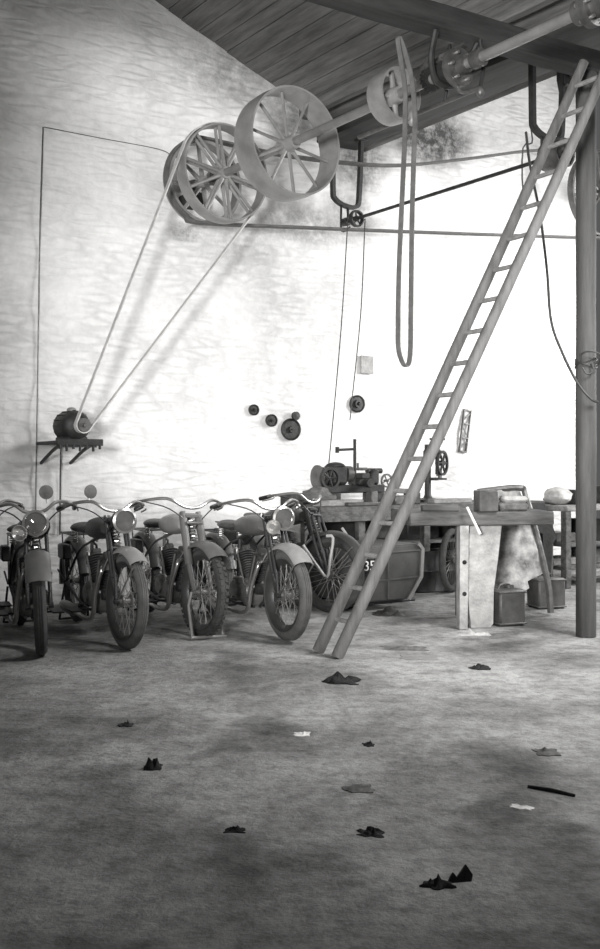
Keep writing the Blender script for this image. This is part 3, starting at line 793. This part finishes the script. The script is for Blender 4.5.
    b = LB(); b.tube([(-.70, -.2, .192), (-.70, .2, .192)], .009, 6); b.build('footboard_rod', black2, t)
    b = LB()
    for s_ in (-1, 1): b.tube([(-WB+.02, .10*s_, z-.02), (-WB-.10, .12*s_, .01)], .01, 6)
    b.tube([(-WB-.10, -.12, .012), (-WB-.10, .12, .012)], .01, 6); b.build('rear_stand', black2, t)
    b = mudguard(LB(), -WB, z, R+.035, math.radians(15), math.radians(190), .06); b.build('rear_mudguard', guard if guard is not greyp else midp, t)
    b = LB(); zr = .735
    for s_ in (-1, 1): b.tube([(-WB+.28, .09*s_, zr), (-WB-.15, .09*s_, zr), (-WB-.19, .07*s_, zr)], .007, 6); b.tube([(-WB-.08, .09*s_, zr), (-WB, .09*s_, z)], .006, 6)
    for k in range(4): b.tube([(-WB+.25-.13*k, -.09, zr), (-WB+.25-.13*k, .09, zr)], .005, 6)
    b.build('luggage_rack', frame_m, t)
    LB().box((-WB+.16, -.13, .60), (.2, .07, .12), None, .012).build('toolbox', black2, t)
    if stand:
        b = LB()
        for s_ in (-1, 1): b.tube([(0, .10*s_, z), (.02, .13*s_, z-.1), (.10, .13*s_, .02), (.12, .12*s_, .012)], .012, 6)
        b.tube([(.12, -.15, .012), (.12, .15, .012)], .012, 6); fb(b, 'front_stand', greyp)
    return t
def ghead(h): return h   # heading: degrees clockwise from facing the viewer
HD = lambda d: d     # Rz: local x -> (sin d, -cos d)
def place(px, py, d, label, **k):
    g_ = gr(px, py); g_.z = 0.0
    return motorcycle(g_, d, label, **k)
place(-14, 646, 22, 'dark motorcycle cut off at the far left edge', lamp=True, steer=0, hbw=.3, tank=black2)
place(40, 655, 21, 'motorcycle with upright pale front guard, second in the row', steer=-6, mirror=.4, horn=True, hbw=.29, guard=midp, guard_w=.085, tr=.045, guard_a=(33, 140))
place(127, 648, 27, 'motorcycle with a round headlamp and short pale front mudguard', steer=6, mirror=-.7, hbw=.31, guard=greyp, rub=rubber2, tr=.042, lean=1, tank=black2, guard_a=(52, 150))
place(203, 636, 27, 'motorcycle without a headlamp, knobby front tyre on a wire stand', steer=7, lamp=False, knobby=True, hbw=.36, guard=midp, guard_w=.085, tank=greyp, girder=0, stand=True, lean=0, frame_m=midp, guard_a=(50, 140))
place(287, 640, 27, 'motorcycle with fat pale front tyre nearest the ladder foot', steer=2, hbw=.33, guard=greyp, rub=rubber2, tr=.05, tank=midp, horn=True, mirror=-1*0, guard_w=.08, guard_a=(44, 140), girder=1)
place(331, 612, 42, 'headlamp-less dark motorcycle between the fat-tyred one and the sidecar', steer=12, lamp=False, hbw=.33, tank=darkp, guard=darkp, twin=False)

def tubing(pts, label):
    return tag(MB().tube(pts, .013, 8, sm=3).build('bent_tube', greyp, loc=pts[0]), label, 'tube')
tubing([at(303, 545, 8.35), at(318, 567, 8.32), at(327, 577, 8.3), at(330, 560, 8.3), at(333, 538, 8.3), at(326, 536, 8.3)], 'pale bent tube hanging off the dark motorcycle left of the ladder')
tubing([at(342, 528, 8.9), at(350, 540, 8.85), at(358, 553, 8.8), at(352, 558, 8.8)], 'short pale tube slanting behind the ladder rail')
# ------------------------------------------------------------------ sidecar
sb = at(350, 602, 9.0); 
so = gr(388, 609); so.z = 0
t = thing('sidecar', 'dark panelled sidecar body with pale corner trim and plate 35, behind the ladder', 'sidecar', so)
Wd = WU; Dp = -WN
o = at(388, 574, so.y)
z0, z1 = at(0, 603, so.y).z, at(0, 545, so.y).z
X = .40
poly = [(-X, z0+.02), (X*.62, z0+.02), (X*.98, z0+.22), (X*1.02, z1-.05), (X*.9, z1), (-X, z1-.02)]
b = MB(); b.prism(poly, so+Dp*.35, Wd, UP, .7); bmesh.ops.bevel(b.b, geom=list(b.b.edges), offset=.012, segments=2, affect='EDGES')
bd = b.build('body', mat('sidecar panel', .09, .5, 0, .3, 4), t)
b = MB()
fpl = so-Dp*.006
for pl in ([poly[1], poly[2], poly[3], poly[4]],):
    b.band([fpl+Wd*(p_[0]-.02)+UP*p_[1] for p_ in pl], Dp, .02, .035)
b.build('corner_trim', greyp, bd)
b = MB(); b.band([fpl+Wd*-X*.98+UP*(z0+.2), fpl+Wd*(X*.85)+UP*(z0+.22)], Dp, .012, .012); b.band([fpl+Wd*.0+UP*(z0+.04), fpl+Wd*.0+UP*(z1-.03)], Dp, .012, .012); b.band([fpl+Wd*-X*.98+UP*(z1-.07), fpl+Wd*(X*.9)+UP*(z1-.06)], Dp, .012, .012); b.build('beading', midp, bd)
b = MB()
for s_ in (.08, .6): b.tube([so+Wd*-.42+Dp*s_+UP*(z0+.0), so+Wd*.36+Dp*s_+UP*(z0+.0)], .016, 8)
b.tube([so+Wd*-.25+Dp*.05+UP*z0, so+Wd*-.25+Dp*.65+UP*z0], .016, 8)
for s_ in (-.3, .25): b.tube([so+Wd*s_+Dp*.3+UP*z0, so+Wd*s_+Dp*.3+UP*.0], .016, 8)
b.build('chassis', black2, t)
pc0 = so-Dp*.022+Wd*(-.225)+UP*.40
pl = MB().box(pc0, (.17, .016, .13), Matrix((Wd, Dp, UP)).transposed(), .003).build('number_plate', black, bd)
cu = bpy.data.curves.new('t', 'FONT'); cu.body = '35'; cu.size = .125; cu.extrude = .002; cu.align_x = 'CENTER'; cu.align_y = 'CENTER'
to = bpy.data.objects.new('t', cu); mm = bpy.data.meshes.new_from_object(to); mm.materials.clear(); mm.materials.append(papm); bpy.data.objects.remove(to)
mm.transform(Matrix.Translation(pc0-Dp*.009) @ Matrix((Wd, UP, -Dp)).transposed().to_4x4()); mm.transform(WORLD[t.name].inverted()); mm.name = 'plate_number'
mo_ = bpy.data.objects.new('plate_number', mm); C.objects.link(mo_); mo_.parent = pl
# metal part lying under sidecar
def scrapbar(px0, py0, px1, py1, r, m, name, label, cat):
    a, c = gr(px0, py0), gr(px1, py1); a.z = c.z = r; return a, c

# ================================================================== BENCHES
def rotm(ang=0): return Matrix.Rotation(ang, 3, 'Z')
BT = .90
q0 = wl(400, 500, 1.1)
tb = thing('workbench', 'long cluttered workbench against the wall under the lathe', 'workbench', V((wl(400, 560, .75).x, wl(400, 560, .75).y, 0)))
def wb(px, off, z): p_ = wl(px, 500, off); return V((p_.x, p_.y, z))
bt = wb(300, .75, BT-.03); bt2 = wb(530, .75, BT-.03)
MB().beam(bt, bt2, .75, .06, bev=.008).build('bench_top', benchw, tb)
MB().beam(wb(300, 1.12, BT-.1), wb(530, 1.12, BT-.1), .03, .1, bev=.005).build('apron', benchw, tb)
for px in (306, 360, 425, 510):
    for off in (.45, 1.05):
        p_ = wb(px, off, 0); MB().box(p_+UP*(BT-.06)/2, (.08, .08, BT-.06), Mw, .006).build('leg', benchw, tb)
MB().beam(wb(305, .7, .5), wb(520, .7, .5), .5, .03).build('shelf', benchw, tb)
MB().beam(wb(303, .42, .45), wb(526, .42, .45), .025, .84).build('back_board', benchw, tb)  # dark backing added to hide the bright wall under the bench

# lathe
lo = wb(352, .85, BT)
t = thing('lathe', 'black cast-iron bench lathe standing on the wall bench', 'lathe', lo)
def W3(x, y, z): return lo+WU*x+WN*y+UP*z
b = MB(); b.beam(W3(-.38, 0, .16), W3(.36, 0, .16), .14, .08, bev=.01)
b.build('bed', iron, t)
for x in (-.26, .26):
    b = MB(); b.prism([(-.09, 0), (.09, 0), (.06, .06), (.06, .12), (-.06, .12), (-.06, .06)], W3(x, 0, 0), WU, UP, .2).build('bed_foot', iron, t)
b = MB(); b.box(W3(-.2, 0, .30), (.22, .16, .20), Mw, .03); b.blob(W3(-.2, 0, .39), (.2, .16, .08), sub=2, amp=.03); hs = b.build('headstock', iron, t)
b = MB(); b.lathe([(0, -.05), (.05, -.05), (.12, -.04), (.12, -.02), (.08, -.02), (.08, .02), (.1, .02), (.1, .04), (.05, .04), (0, .05)], W3(-.38, 0, .28), WU, 28); b.build('step_pulley', iron2, hs)
b = MB(); b.lathe([(.085, -.02), (.11, -.02), (.11, .02), (.085, .02)], W3(-.34, .12, .27), WN, 28, True)
for k in range(5):
    a = k*2*PI/5; b.tube([W3(-.34, .12, .27), W3(-.34, .12, .27)+(WU*math.cos(a)+UP*math.sin(a))*.09], .009, 6)
b.build('change_wheel', iron, hs)
MB().lathe([(0, -.03), (.075, -.03), (.08, -.02), (.08, .03), (.03, .04), (.02, .07), (0, .07)], W3(-.05, 0, .31), WU, 24).build('chuck', iron2, hs)
b = MB(); b.box(W3(.10, 0, .23), (.16, .22, .06), Mw, .01); b.box(W3(.11, .03, .29), (.1, .12, .06), Mw, .01); b.cyl(W3(.10, .12, .22), W3(.10, .19, .22), .045, 16); b.build('carriage', iron, t)
b = MB(); b.box(W3(.26, 0, .28), (.10, .1, .16), Mw, .02); b.cyl(W3(.18, 0, .34), W3(.36, 0, .34), .028, 14); b.build('tailstock', iron, t)
b = MB(); hw_ = W3(.40, .04, .24); b.lathe([(.055, -.008), (.072, -.008), (.072, .008), (.055, .008)], hw_, WN, 24, True)
for k in range(4):
    a = k*PI/2+.4; b.tube([hw_, hw_+(WU*math.cos(a)+UP*math.sin(a))*.06], .007, 6)
b.tube([hw_-WN*.04, hw_+WN*.03], .012, 8); b.build('handwheel', iron2, t)
b = MB(); b.tube([W3(.02, .02, .2), W3(.02, .02, .66)], .016, 8); b.build('upright_rod', iron, t)
b = MB(); b.tube([W3(-.19, .02, .55), W3(.02, .02, .56)], .013, 8); b.cyl(W3(-.19, .02, .52), W3(-.19, .02, .58), .02, 8); b.build('cross_arm', iron, t)
b = MB(); b.box(W3(.12, .0, .36), (.12, .05, .03), Mw, .008); b.cyl(W3(.07, 0, .36), W3(.07, 0, .42), .012, 8); b.build('tool_post', iron2, t)

# drill press / second machine right of ladder
do = wb(430, .7, BT)
t = thing('bench_drill', 'dark bench drill with spoked handwheel right of the ladder', 'bench drill', do)
def D3(x, y, z): return do+WU*x+WN*y+UP*z
MB().lathe([(0, 0), (.14, 0), (.14, .03), (.05, .05), (.035, .08), (.035, .62), (0, .62)], D3(-.03, 0, 0), UP, 20).build('column', iron, t)
b = MB(); b.box(D3(.03, 0, .52), (.2, .1, .1), Mw, .02); b.cyl(D3(.10, .0, .30), D3(.10, 0, .66), .022, 12); b.build('drill_head', iron, t)
b = MB(); b.cyl(D3(.0, 0, .68), D3(.2, 0, .68), .012, 8); b.build('feed_handle', iron, t)
b = MB(); hc = D3(.09, .10, .42); b.lathe([(.11, -.012), (.135, -.012), (.135, .012), (.11, .012)], hc, (WN+WU*.5), 28, True)
fm = frame(WN+WU*.5)
for k in range(6):
    a = k*PI/3; b.tube([hc, hc+fm @ V((math.cos(a)*.12, math.sin(a)*.12, 0))], .012, 6)
b.cyl(hc-WN*.09, hc+WN*.02, .03, 12); b.build('handwheel', iron, t)
b = MB(); b.lathe([(0, 0), (.10, 0), (.10, .02), (0, .02)], D3(.08, .03, .24), UP, 20); b.beam(D3(-.03, 0, .25), D3(.08, .03, .25), .05, .03); b.build('table', iron, t)
b = MB(); b.cyl(D3(.10, 0, .3), D3(.10, 0, .28), .012, 8); b.box(D3(.12, .02, .3), (.03, .03, .12), Mw); b.build('spindle', iron2, t)

# clutter on wall bench
def bundle(name, px, py, off, size, m, label, cat, base=BT, amp=.15, seed=0, rot=0.):
    p_ = wb(px, off, base+size[2]/2*.9); o = MB().blob(p_, size, Mw @ rotm(rot), amp, 2.2, 3, seed, flat=size[2]*.45)
    return tag(o.build(name, m, loc=(p_.x, p_.y, base), ang=60), label, cat)
bundle('sacking_bundle', 385, 0, .8, (.34, .25, .13), cloth, 'pale sacking bundle on the bench beside the ladder rail', 'bundle', seed=3)
bundle('sacking_bundle', 317, 0, .95, (.3, .25, .2), cloth2, 'dark rounded bundle at the left end of the wall bench', 'bundle', seed=1)
def block(name, px, off, z, size, m, label, cat, rot=0., bev=.008):
    p_ = wb(px, off, z+size[2]/2); return tag(MB().box(p_, size, Mw @ rotm(rot), bev).build(name, m, loc=(p_.x, p_.y, z)), label, cat)
block('timber_offcut', 335, 1.02, BT, (.62, .12, .06), palew, 'long pale board lying along the bench edge below the lathe', 'board', .05)
block('timber_offcut', 318, 1.02, BT+.06, (.36, .1, .045), benchw, 'short dark board on top of the pale bench-edge board', 'board', -.08)
block('tool_box', 400, 1.0, BT, (.26, .16, .09), iron2, 'flat grey metal box on the bench behind the ladder', 'box', .1)
block('timber_offcut', 450, 1.02, BT, (.5, .12, .05), palew, 'pale board on the bench right of the ladder', 'board', -.04)
block('wooden_crate', 300, .75, BT, (.3, .26, .12), benchw, 'low dark crate at the left corner of the wall bench', 'crate', .15)
block('oil_tin', 372, .98, BT, (.1, .08, .14), tin, 'small upright oil tin on the bench behind the ladder rail', 'tin', .3)
block('vice_block', 412, .98, BT, (.14, .12, .12), iron, 'black iron block on the wall bench under the drill', 'block', .2)
block('timber_offcut', 365, 1.1, BT, (.45, .07, .035), iron2, 'thin grey bar on the front edge of the wall bench', 'bar', .03)
for px, off, lb in ((437, 1.0, 'dark drum added as filler under the bench right of the sidecar'), (420, .95, 'dark drum added as filler, hidden partly by the sidecar top edge'), (458, .9, 'dark drum added as filler under the bench behind the white stand')):  # dark drums added to block the bright wall seen under the bench
    p_ = wb(px, off, 0); t = thing('filler_drum', lb, 'drum', p_)
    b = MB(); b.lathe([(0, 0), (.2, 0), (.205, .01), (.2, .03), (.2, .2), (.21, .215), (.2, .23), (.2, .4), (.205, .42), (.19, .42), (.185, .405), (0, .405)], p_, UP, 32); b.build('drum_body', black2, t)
    MB().cyl(p_+UP*.4+WN*.1, p_+UP*.43+WN*.1, .03, 12).build('bung', iron, t)
# under the bench: wheel, and dark boxes added to deepen the shade there
p_ = wb(452, 1.25, .33); t = thing('loose_wheel', 'dark spoked wheel standing beneath the bench beside the sidecar', 'wheel', (p_.x, p_.y, 0))
MB().lathe([(.29+.035*math.cos(a), .035*math.sin(a)) for a in [2*PI*i/10 for i in range(10)]], p_, WN+WU*.6, 40, True).build('tyre', rubber, t)
b = MB(); fm = frame(WN+WU*.6)
for k in range(20): a = k*PI/10; b.tube([p_, p_+fm @ V((math.cos(a)*.26, math.sin(a)*.26, 0))], .003, 4)
b.cyl(p_-WN*.05, p_+WN*.05, .03, 12); b.build('spokes', iron2, t)
block('wooden_crate', 415, .62, .515, (.42, .3, .28), black2, 'dark filler crate on the shelf under the wall bench', 'crate')
block('wooden_crate', 478, .7, .515, (.4, .3, .26), benchw, 'brown-grey crate on the shelf beneath the bench, behind the white stand', 'crate')
block('wooden_crate', 330, .7, .515, (.4, .3, .3), black2, 'dark filler box on the bench shelf behind the parked motorcycles', 'crate')

# ------------------------------------------------------------------ front bench: white stand + thick top
fy = EYE*F/(628-HZ)
f0 = gr(478, 628); f0.z = 0
t = thing('trestle_bench', 'rough low bench on a flaking white upright board stand', 'workbench', f0)
Lx = V((1, .12, 0)).normalized(); Ly = V((-.12, 1, 0)).normalized(); Ml = Matrix((Lx, Ly, UP)).transposed()
h0 = .82
b = MB()
b.prism([(-.05, 0), (.105, .0), (.13, .03), (.135, .3), (.17, .55), (.20, h0), (-.10, h0), (-.085, .3)], f0+Ly*.05, Lx, UP, .07)
b.build('stand_board', white_p, t)
b = MB(); b.prism([(-.165, 0), (-.10, 0), (-.09, h0), (-.16, h0)], f0+Ly*.0, Lx, UP, .10); p2 = b.build('stand_post', white_p, t)
for z in (.28, .53): MB().cyl(f0-Ly*.052+Lx*-.125+UP*z, f0-Ly*.045+Lx*-.125+UP*z, .018, 12).build('bolt_head', black, p2)
MB().box(f0+Lx*.02+Ly*.3+UP*(h0+.055), (1.18, .72, .11), Ml, .01).build('bench_top', benchw, t)
MB().box(f0+Lx*.05+Ly*.6+UP*h0/2, (.12, .08, h0), Ml, .01).build('rear_leg', benchw, t)
top = h0+.11
def fblock(name, px, dy, size, m, label, cat, z=top, rot=0, bev=.008):
    Y = f0.y+dy; c_ = V(((px-300)/F*Y, Y, z+size[2]/2)); return tag(MB().box(c_, size, Ml @ rotm(rot), bev).build(name, m, loc=(c_.x, c_.y, z)), label, cat)
fblock('bench_block', 486, .0, (.16, .16, .17), iron2, 'dark square iron block standing on the front bench', 'block')
fblock('cloth_pile', 510, .08, (.24, .2, .07), cloth2, 'flat dark folded cloth on the front bench end', 'cloth', rot=.1, bev=.02)
fblock('cloth_pile', 513, .1, (.2, .18, .05), cloth, 'pale folded cloth on top of the dark one', 'cloth', z=top+.07, bev=.02)
fblock('timber_offcut', 440, .05, (.3, .1, .05), benchw, 'dark stick of timber lying on the left of the front bench', 'board', rot=-.1)
a = at(467, 507, f0.y-.13); c = at(480, 534, f0.y-.13)
tag(MB().tube([a, c], [.012, .014], 8).build('handle', palew, loc=a) if False else MB().tube([a, a.lerp(c, .5), c], [.01, .011, .013], 8).build('hammer_handle', papm, loc=a), 'thin white stick slanting across the front bench edge', 'stick')

# mica panel / torn screen leaning
pc = [at(478, 492, 8.75), at(519, 488, 8.85), at(527, 500, 8.8), at(547, 578, 8.7), at(543, 592, 8.65), at(497, 606, 8.6)]
t = thing('leaning_screen', 'torn pale sheet screen in a dark bent frame leaning on the bench', 'screen', V((pc[4].x, pc[4].y, 0)))
MB().tube([pc[0], pc[1], pc[2], pc[3], V((pc[3].x+.02, pc[3].y-.05, .02))], .028, 8, sm=4).build('screen_frame', iron2, t)
b = MB(); n = 14
g_ = []
for i in range(n+1):
    r_ = []
    for k in range(n+1):
        u, v = i/n, k/n
        A_ = pc[0].lerp(pc[5], v); B_ = (pc[1] if v < .12 else pc[2]).lerp(pc[3], v); q = A_.lerp(B_, u)
        q = q+V((0, .05*noise.noise(V((u*3, v*3, 0)))+.02*noise.noise(V((u*9, v*9, 3))), 0)); r_.append(q)
    g_.append(r_)
fr_ = [[b.b.verts.new(q) for q in r_] for r_ in g_]; bk = [[b.b.verts.new(q+V((0, .006, 0))) for q in r_] for r_ in g_]
for i in range(n):
    for k in range(n):
        if (k > 11 and i < 3) or (k == 13 and i > 8): continue
        b.b.faces.new((fr_[i][k], fr_[i+1][k], fr_[i+1][k+1], fr_[i][k+1])); b.b.faces.new((bk[i][k], bk[i][k+1], bk[i+1][k+1], bk[i+1][k]))
b.build('sheet', mat('stained torn sheet', .07, .6, 0, 0, 6, .5, 12, g2=.6), t, ang=80)

# square cans
def can(px, py, w, h, label, rot):
    g0 = gr(px, py); g0.z = 0; t = thing('square_can', label, 'can', g0); R_ = rotm(rot)
    b = MB(); b.box(g0+UP*h/2, (w, w*.9, h), R_, .015)
    for z in (h*.06, h*.94): b.box(g0+UP*z, (w+.012, w*.9+.012, .015), R_, .004)
    bd = b.build('can_body', tin, t)
    b = MB(); b.lathe([(.03, 0), (.04, 0), (.04, .02), (.03, .02)], g0+UP*h+R_ @ V((w*.25, w*.2, 0)), UP, 16, True); b.tube([g0+R_ @ V((-w*.3, 0, 0))+UP*h, g0+R_ @ V((-w*.2, 0, 0))+UP*(h+.035), g0+R_ @ V((w*.12, 0, 0))+UP*(h+.035), g0+R_ @ V((w*.2, 0, 0))+UP*h], .008, 6, sm=3)
    b.build('carry_handle', tin, t)
can(506, 624, .24, .29, 'dark square metal can beside the white stand', .35)
can(546, 607, .27, .275, 'dark square can below the leaning screen', .25)

# right-hand table with junk
def rt(px, off, z): p_ = wl(px, 500, off); return V((p_.x, p_.y, z))
t = thing('work_table', 'dark table heaped with scrap at the wall behind the post', 'table', rt(590, 1.2, 0))
MB().beam(rt(543, 1.3, .84), rt(640, 1.3, .84), .7, .06, bev=.008).build('table_top', palew, t)
for px in (548, 566, 630):
    for off in (1.0, 1.6): MB().box(rt(px, off, .405), (.08, .08, .81), Mw, .006).build('leg', benchw, t)
MB().beam(rt(546, 1.3, .45), rt(636, 1.3, .45), .55, .04, bev=.005).build('shelf', benchw, t)
MB().beam(rt(546, 1.3, .2), rt(636, 1.3, .2), .55, .04, bev=.005).build('shelf', benchw, t)
def rblock(name, px, off, z, size, m, label, cat, rot=0.):
    p_ = rt(px, off, z+size[2]/2); tag(MB().box(p_, size, Mw @ rotm(rot), .01).build(name, m, loc=(p_.x, p_.y, z)), label, cat)
rblock('metal_box', 572, 1.35, .87, (.2, .22, .16), iron, 'small black metal box on the scrap table left of the post', 'box', .2)
rblock('metal_box', 585, 1.35, .47, (.24, .3, .24), black, 'black box on the upper shelf of the scrap table', 'box')
rblock('metal_box', 605, 1.3, .87, (.3, .25, .2), iron, 'dark box on the scrap table right of the post', 'box')
rblock('timber_offcut', 560, 1.3, .22, (.5, .3, .08), palew, 'pale boards on the lowest shelf of the scrap table', 'board')
rblock('wooden_crate', 590, 1.3, .22, (.4, .35, .16), benchw, 'low crate on the lowest scrap table shelf', 'crate')
rblock('timber_offcut', 556, 1.3, .47, (.3, .3, .1), iron2, 'grey block on the upper scrap table shelf', 'block')
p_ = rt(558, 1.35, .87+.09); tag(MB().blob(p_, (.32, .3, .2), Mw, .12, 2, 3, 5, flat=.09).build('sacking_bundle', cloth, loc=(p_.x, p_.y, .87), ang=60), 'pale grey heap of sacking on the scrap table', 'bundle')
c0 = rt(541, 1.75, 0)
tag(MB().prism([(-.22, .92), (.02, .92), (.2, .55), (.14, .5), (.1, .0), (.04, .0), (.0, .6), (-.22, .7)], c0, WU, UP, .05).build('angled_board', iron, loc=c0), 'dark angled panel standing right of the torn screen', 'panel')

# ================================================================== LITTER
def scrap(px, py, w, d, h, m, name, label, cat, seed=0, rot=0.):
    g0 = gr(px, py); g0.z = zf(g0.x, g0.y); b = MB(); n = 8; R_ = rotm(rot)
    top_, bot = [], []
    for i in range(n+1):
        r1, r2 = [], []
        for k in range(n+1):
            u, v = i/n-.5, k/n-.5
            e = .75+.5*noise.noise(V((math.atan2(v, u)*1.5, seed*5.0, 0)))
            x, y = u*w*e, v*d*e; z = .002+abs(noise.noise(V((u*4, v*4, seed*2.3))))*h*4.5*(1-1.8*max(abs(u), abs(v)))
            r1.append(b.b.verts.new(g0+R_ @ V((x, y, z)))); r2.append(b.b.verts.new(g0+R_ @ V((x, y, z-.006))))
        top_.append(r1); bot.append(r2)
    for i in range(n):
        for k in range(n):
            b.b.faces.new((top_[i][k], top_[i+1][k], top_[i+1][k+1], top_[i][k+1])); b.b.faces.new((bot[i][k], bot[i][k+1], bot[i+1][k+1], bot[i+1][k]))
    for i in range(n):
        for a_, b_ in (((i, 0), (i+1, 0)), ((i, n), (i+1, n)), ((0, i), (0, i+1)), ((n, i), (n, i+1))):
            b.b.faces.new((top_[a_[0]][a_[1]], top_[b_[0]][b_[1]], bot[b_[0]][b_[1]], bot[a_[0]][a_[1]]))
    return tag(b.build(name, m, loc=g0, ang=50), label, cat, 'litter on the floor')
scrap(342, 682, .24, .16, .035, leafm, 'rag', 'crumpled dark rag just in front of the ladder foot', 'rag', 1)
scrap(153, 767, .10, .1, .03, leafm, 'dead_leaf', 'dark curled scrap on the left half of the floor', 'scrap', 2)
scrap(235, 829, .09, .05, .012, leafm, 'dead_leaf', 'thin dark scrap on the floor left of centre', 'scrap', 3)
scrap(302, 733, .10, .09, .006, papm, 'paper_scrap', 'small white paper scrap mid floor', 'paper', 4)
scrap(369, 744, .06, .06, .01, leafm, 'dead_leaf', 'tiny dark fleck on the floor beyond the flat grey scrap', 'scrap', 5)
scrap(359, 788, .14, .13, .012, cloth2, 'rag', 'flat grey scrap lying near the centre of the floor', 'rag', 6)
scrap(371, 832, .11, .08, .014, leafm, 'dead_leaf', 'small dark twisted scrap nearer than the flat grey one', 'scrap', 7)
scrap(438, 885, .12, .07, .02, leafm, 'rag', 'dark crumpled scrap closest to the viewer', 'scrap', 8)
b_ = gr(457, 881); b_.z = zf(b_.x, b_.y)-.002
tag(MB().prism([(-.03, .0), (.045, .0), (.05, .02), (.03, .05), (.0, .015), (-.012, .03), (-.02, .02)], b_+UP*.0, (1, .2, 0), (0, .25, .97), .012).build('torn_leaf', leafm, loc=b_), 'pointed upright dark fragment beside the closest crumpled scrap', 'scrap', 'litter on the floor')
scrap(547, 752, .14, .12, .014, cloth2, 'rag', 'grey rag on the floor at the right, beyond the stick', 'rag', 9)
scrap(522, 807, .11, .05, .006, papm, 'paper_scrap', 'white curved paper strip beside the thin stick', 'paper', 10, -.5)
a, c = gr(528, 787), gr(575, 796); a.z = zf(a.x, a.y)+.005; c.z = zf(c.x, c.y)+.005
tag(MB().tube([a, a.lerp(c, .5)+UP*.004, c], [.006, .008, .006], 6).build('stick', leafm, loc=a), 'thin dark stick lying on the right of the floor', 'stick', 'litter on the floor')
scrap(480, 668, .16, .12, .02, leafm, 'metal_scrap', 'dark scrap on the floor between ladder foot and post', 'scrap', 11)
scrap(420, 657, .3, .22, .006, palew, 'thin_board', 'thin pale board lying flat right of the ladder foot', 'board', 12)
scrap(126, 724, .09, .08, .012, leafm, 'dead_leaf', 'small dark scrap in front of the third motorcycle', 'scrap', 13)
scrap(474, 634, .3, .13, .02, cloth, 'plaster_crumbs', 'pale plaster crumbs at the foot of the white stand', 'crumbs', 14)
scrap(508, 655, .1, .1, .01, papm, 'paper_scrap', 'small pale scrap on the floor below the dark can', 'paper', 17) if False else None
scrap(390, 614, .34, .3, .03, iron2, 'metal_scrap', 'grey metal scrap on the floor in front of the sidecar', 'scrap', 15)
scrap(404, 647, .4, .2, .008, cloth2, 'rag', 'flat dark rag behind the thin pale board', 'rag', 16)

# ================================================================== LIGHT
def area(name, loc, tgt, sx, sy, P, spread=180, col=(1, 1, 1)):
    l = bpy.data.lights.new(name, 'AREA'); l.shape = 'RECTANGLE'; l.size = sx; l.size_y = sy; l.energy = P; l.color = col; l.spread = math.radians(spread)
    o = bpy.data.objects.new(name, l); C.objects.link(o); o.location = loc
    o.rotation_euler = (V(tgt)-V(loc)).to_track_quat('-Z', 'Y').to_euler(); return o
def spotl(name, loc, tgt, P, cone, blend, rad):
    l = bpy.data.lights.new(name, 'SPOT'); l.energy = P; l.spot_size = math.radians(cone); l.spot_blend = blend; l.shadow_soft_size = rad
    o = bpy.data.objects.new(name, l); C.objects.link(o); o.location = loc
    o.rotation_euler = (V(tgt)-V(loc)).to_track_quat('-Z', 'Y').to_euler(); return o
area('window_light', (6.6, 10.4, 3.4), (1.8, 11.3, 2.4), 2.2, 2.6, 260, 120)
area('floor_fill', (3.6, 5.2, 4.3), (1.6, 6.6, 0), 1.4, 1.4, 125, 100)  # added overhead fill to brighten the floor; no opening in the roof there
spotl('wall_spot_fill', (-1.5, -1.5, 2.0), (.85, 9.6, 3.05), 4500, 39.5, .4, .7)  # added spot to brighten the wall; soft cone edge darkens the left
w = bpy.data.worlds.new('world'); sc.world = w; w.use_nodes = True
w.node_tree.nodes['Background'].inputs[0].default_value = (1, 1, 1, 1); w.node_tree.nodes['Background'].inputs[1].default_value = .10
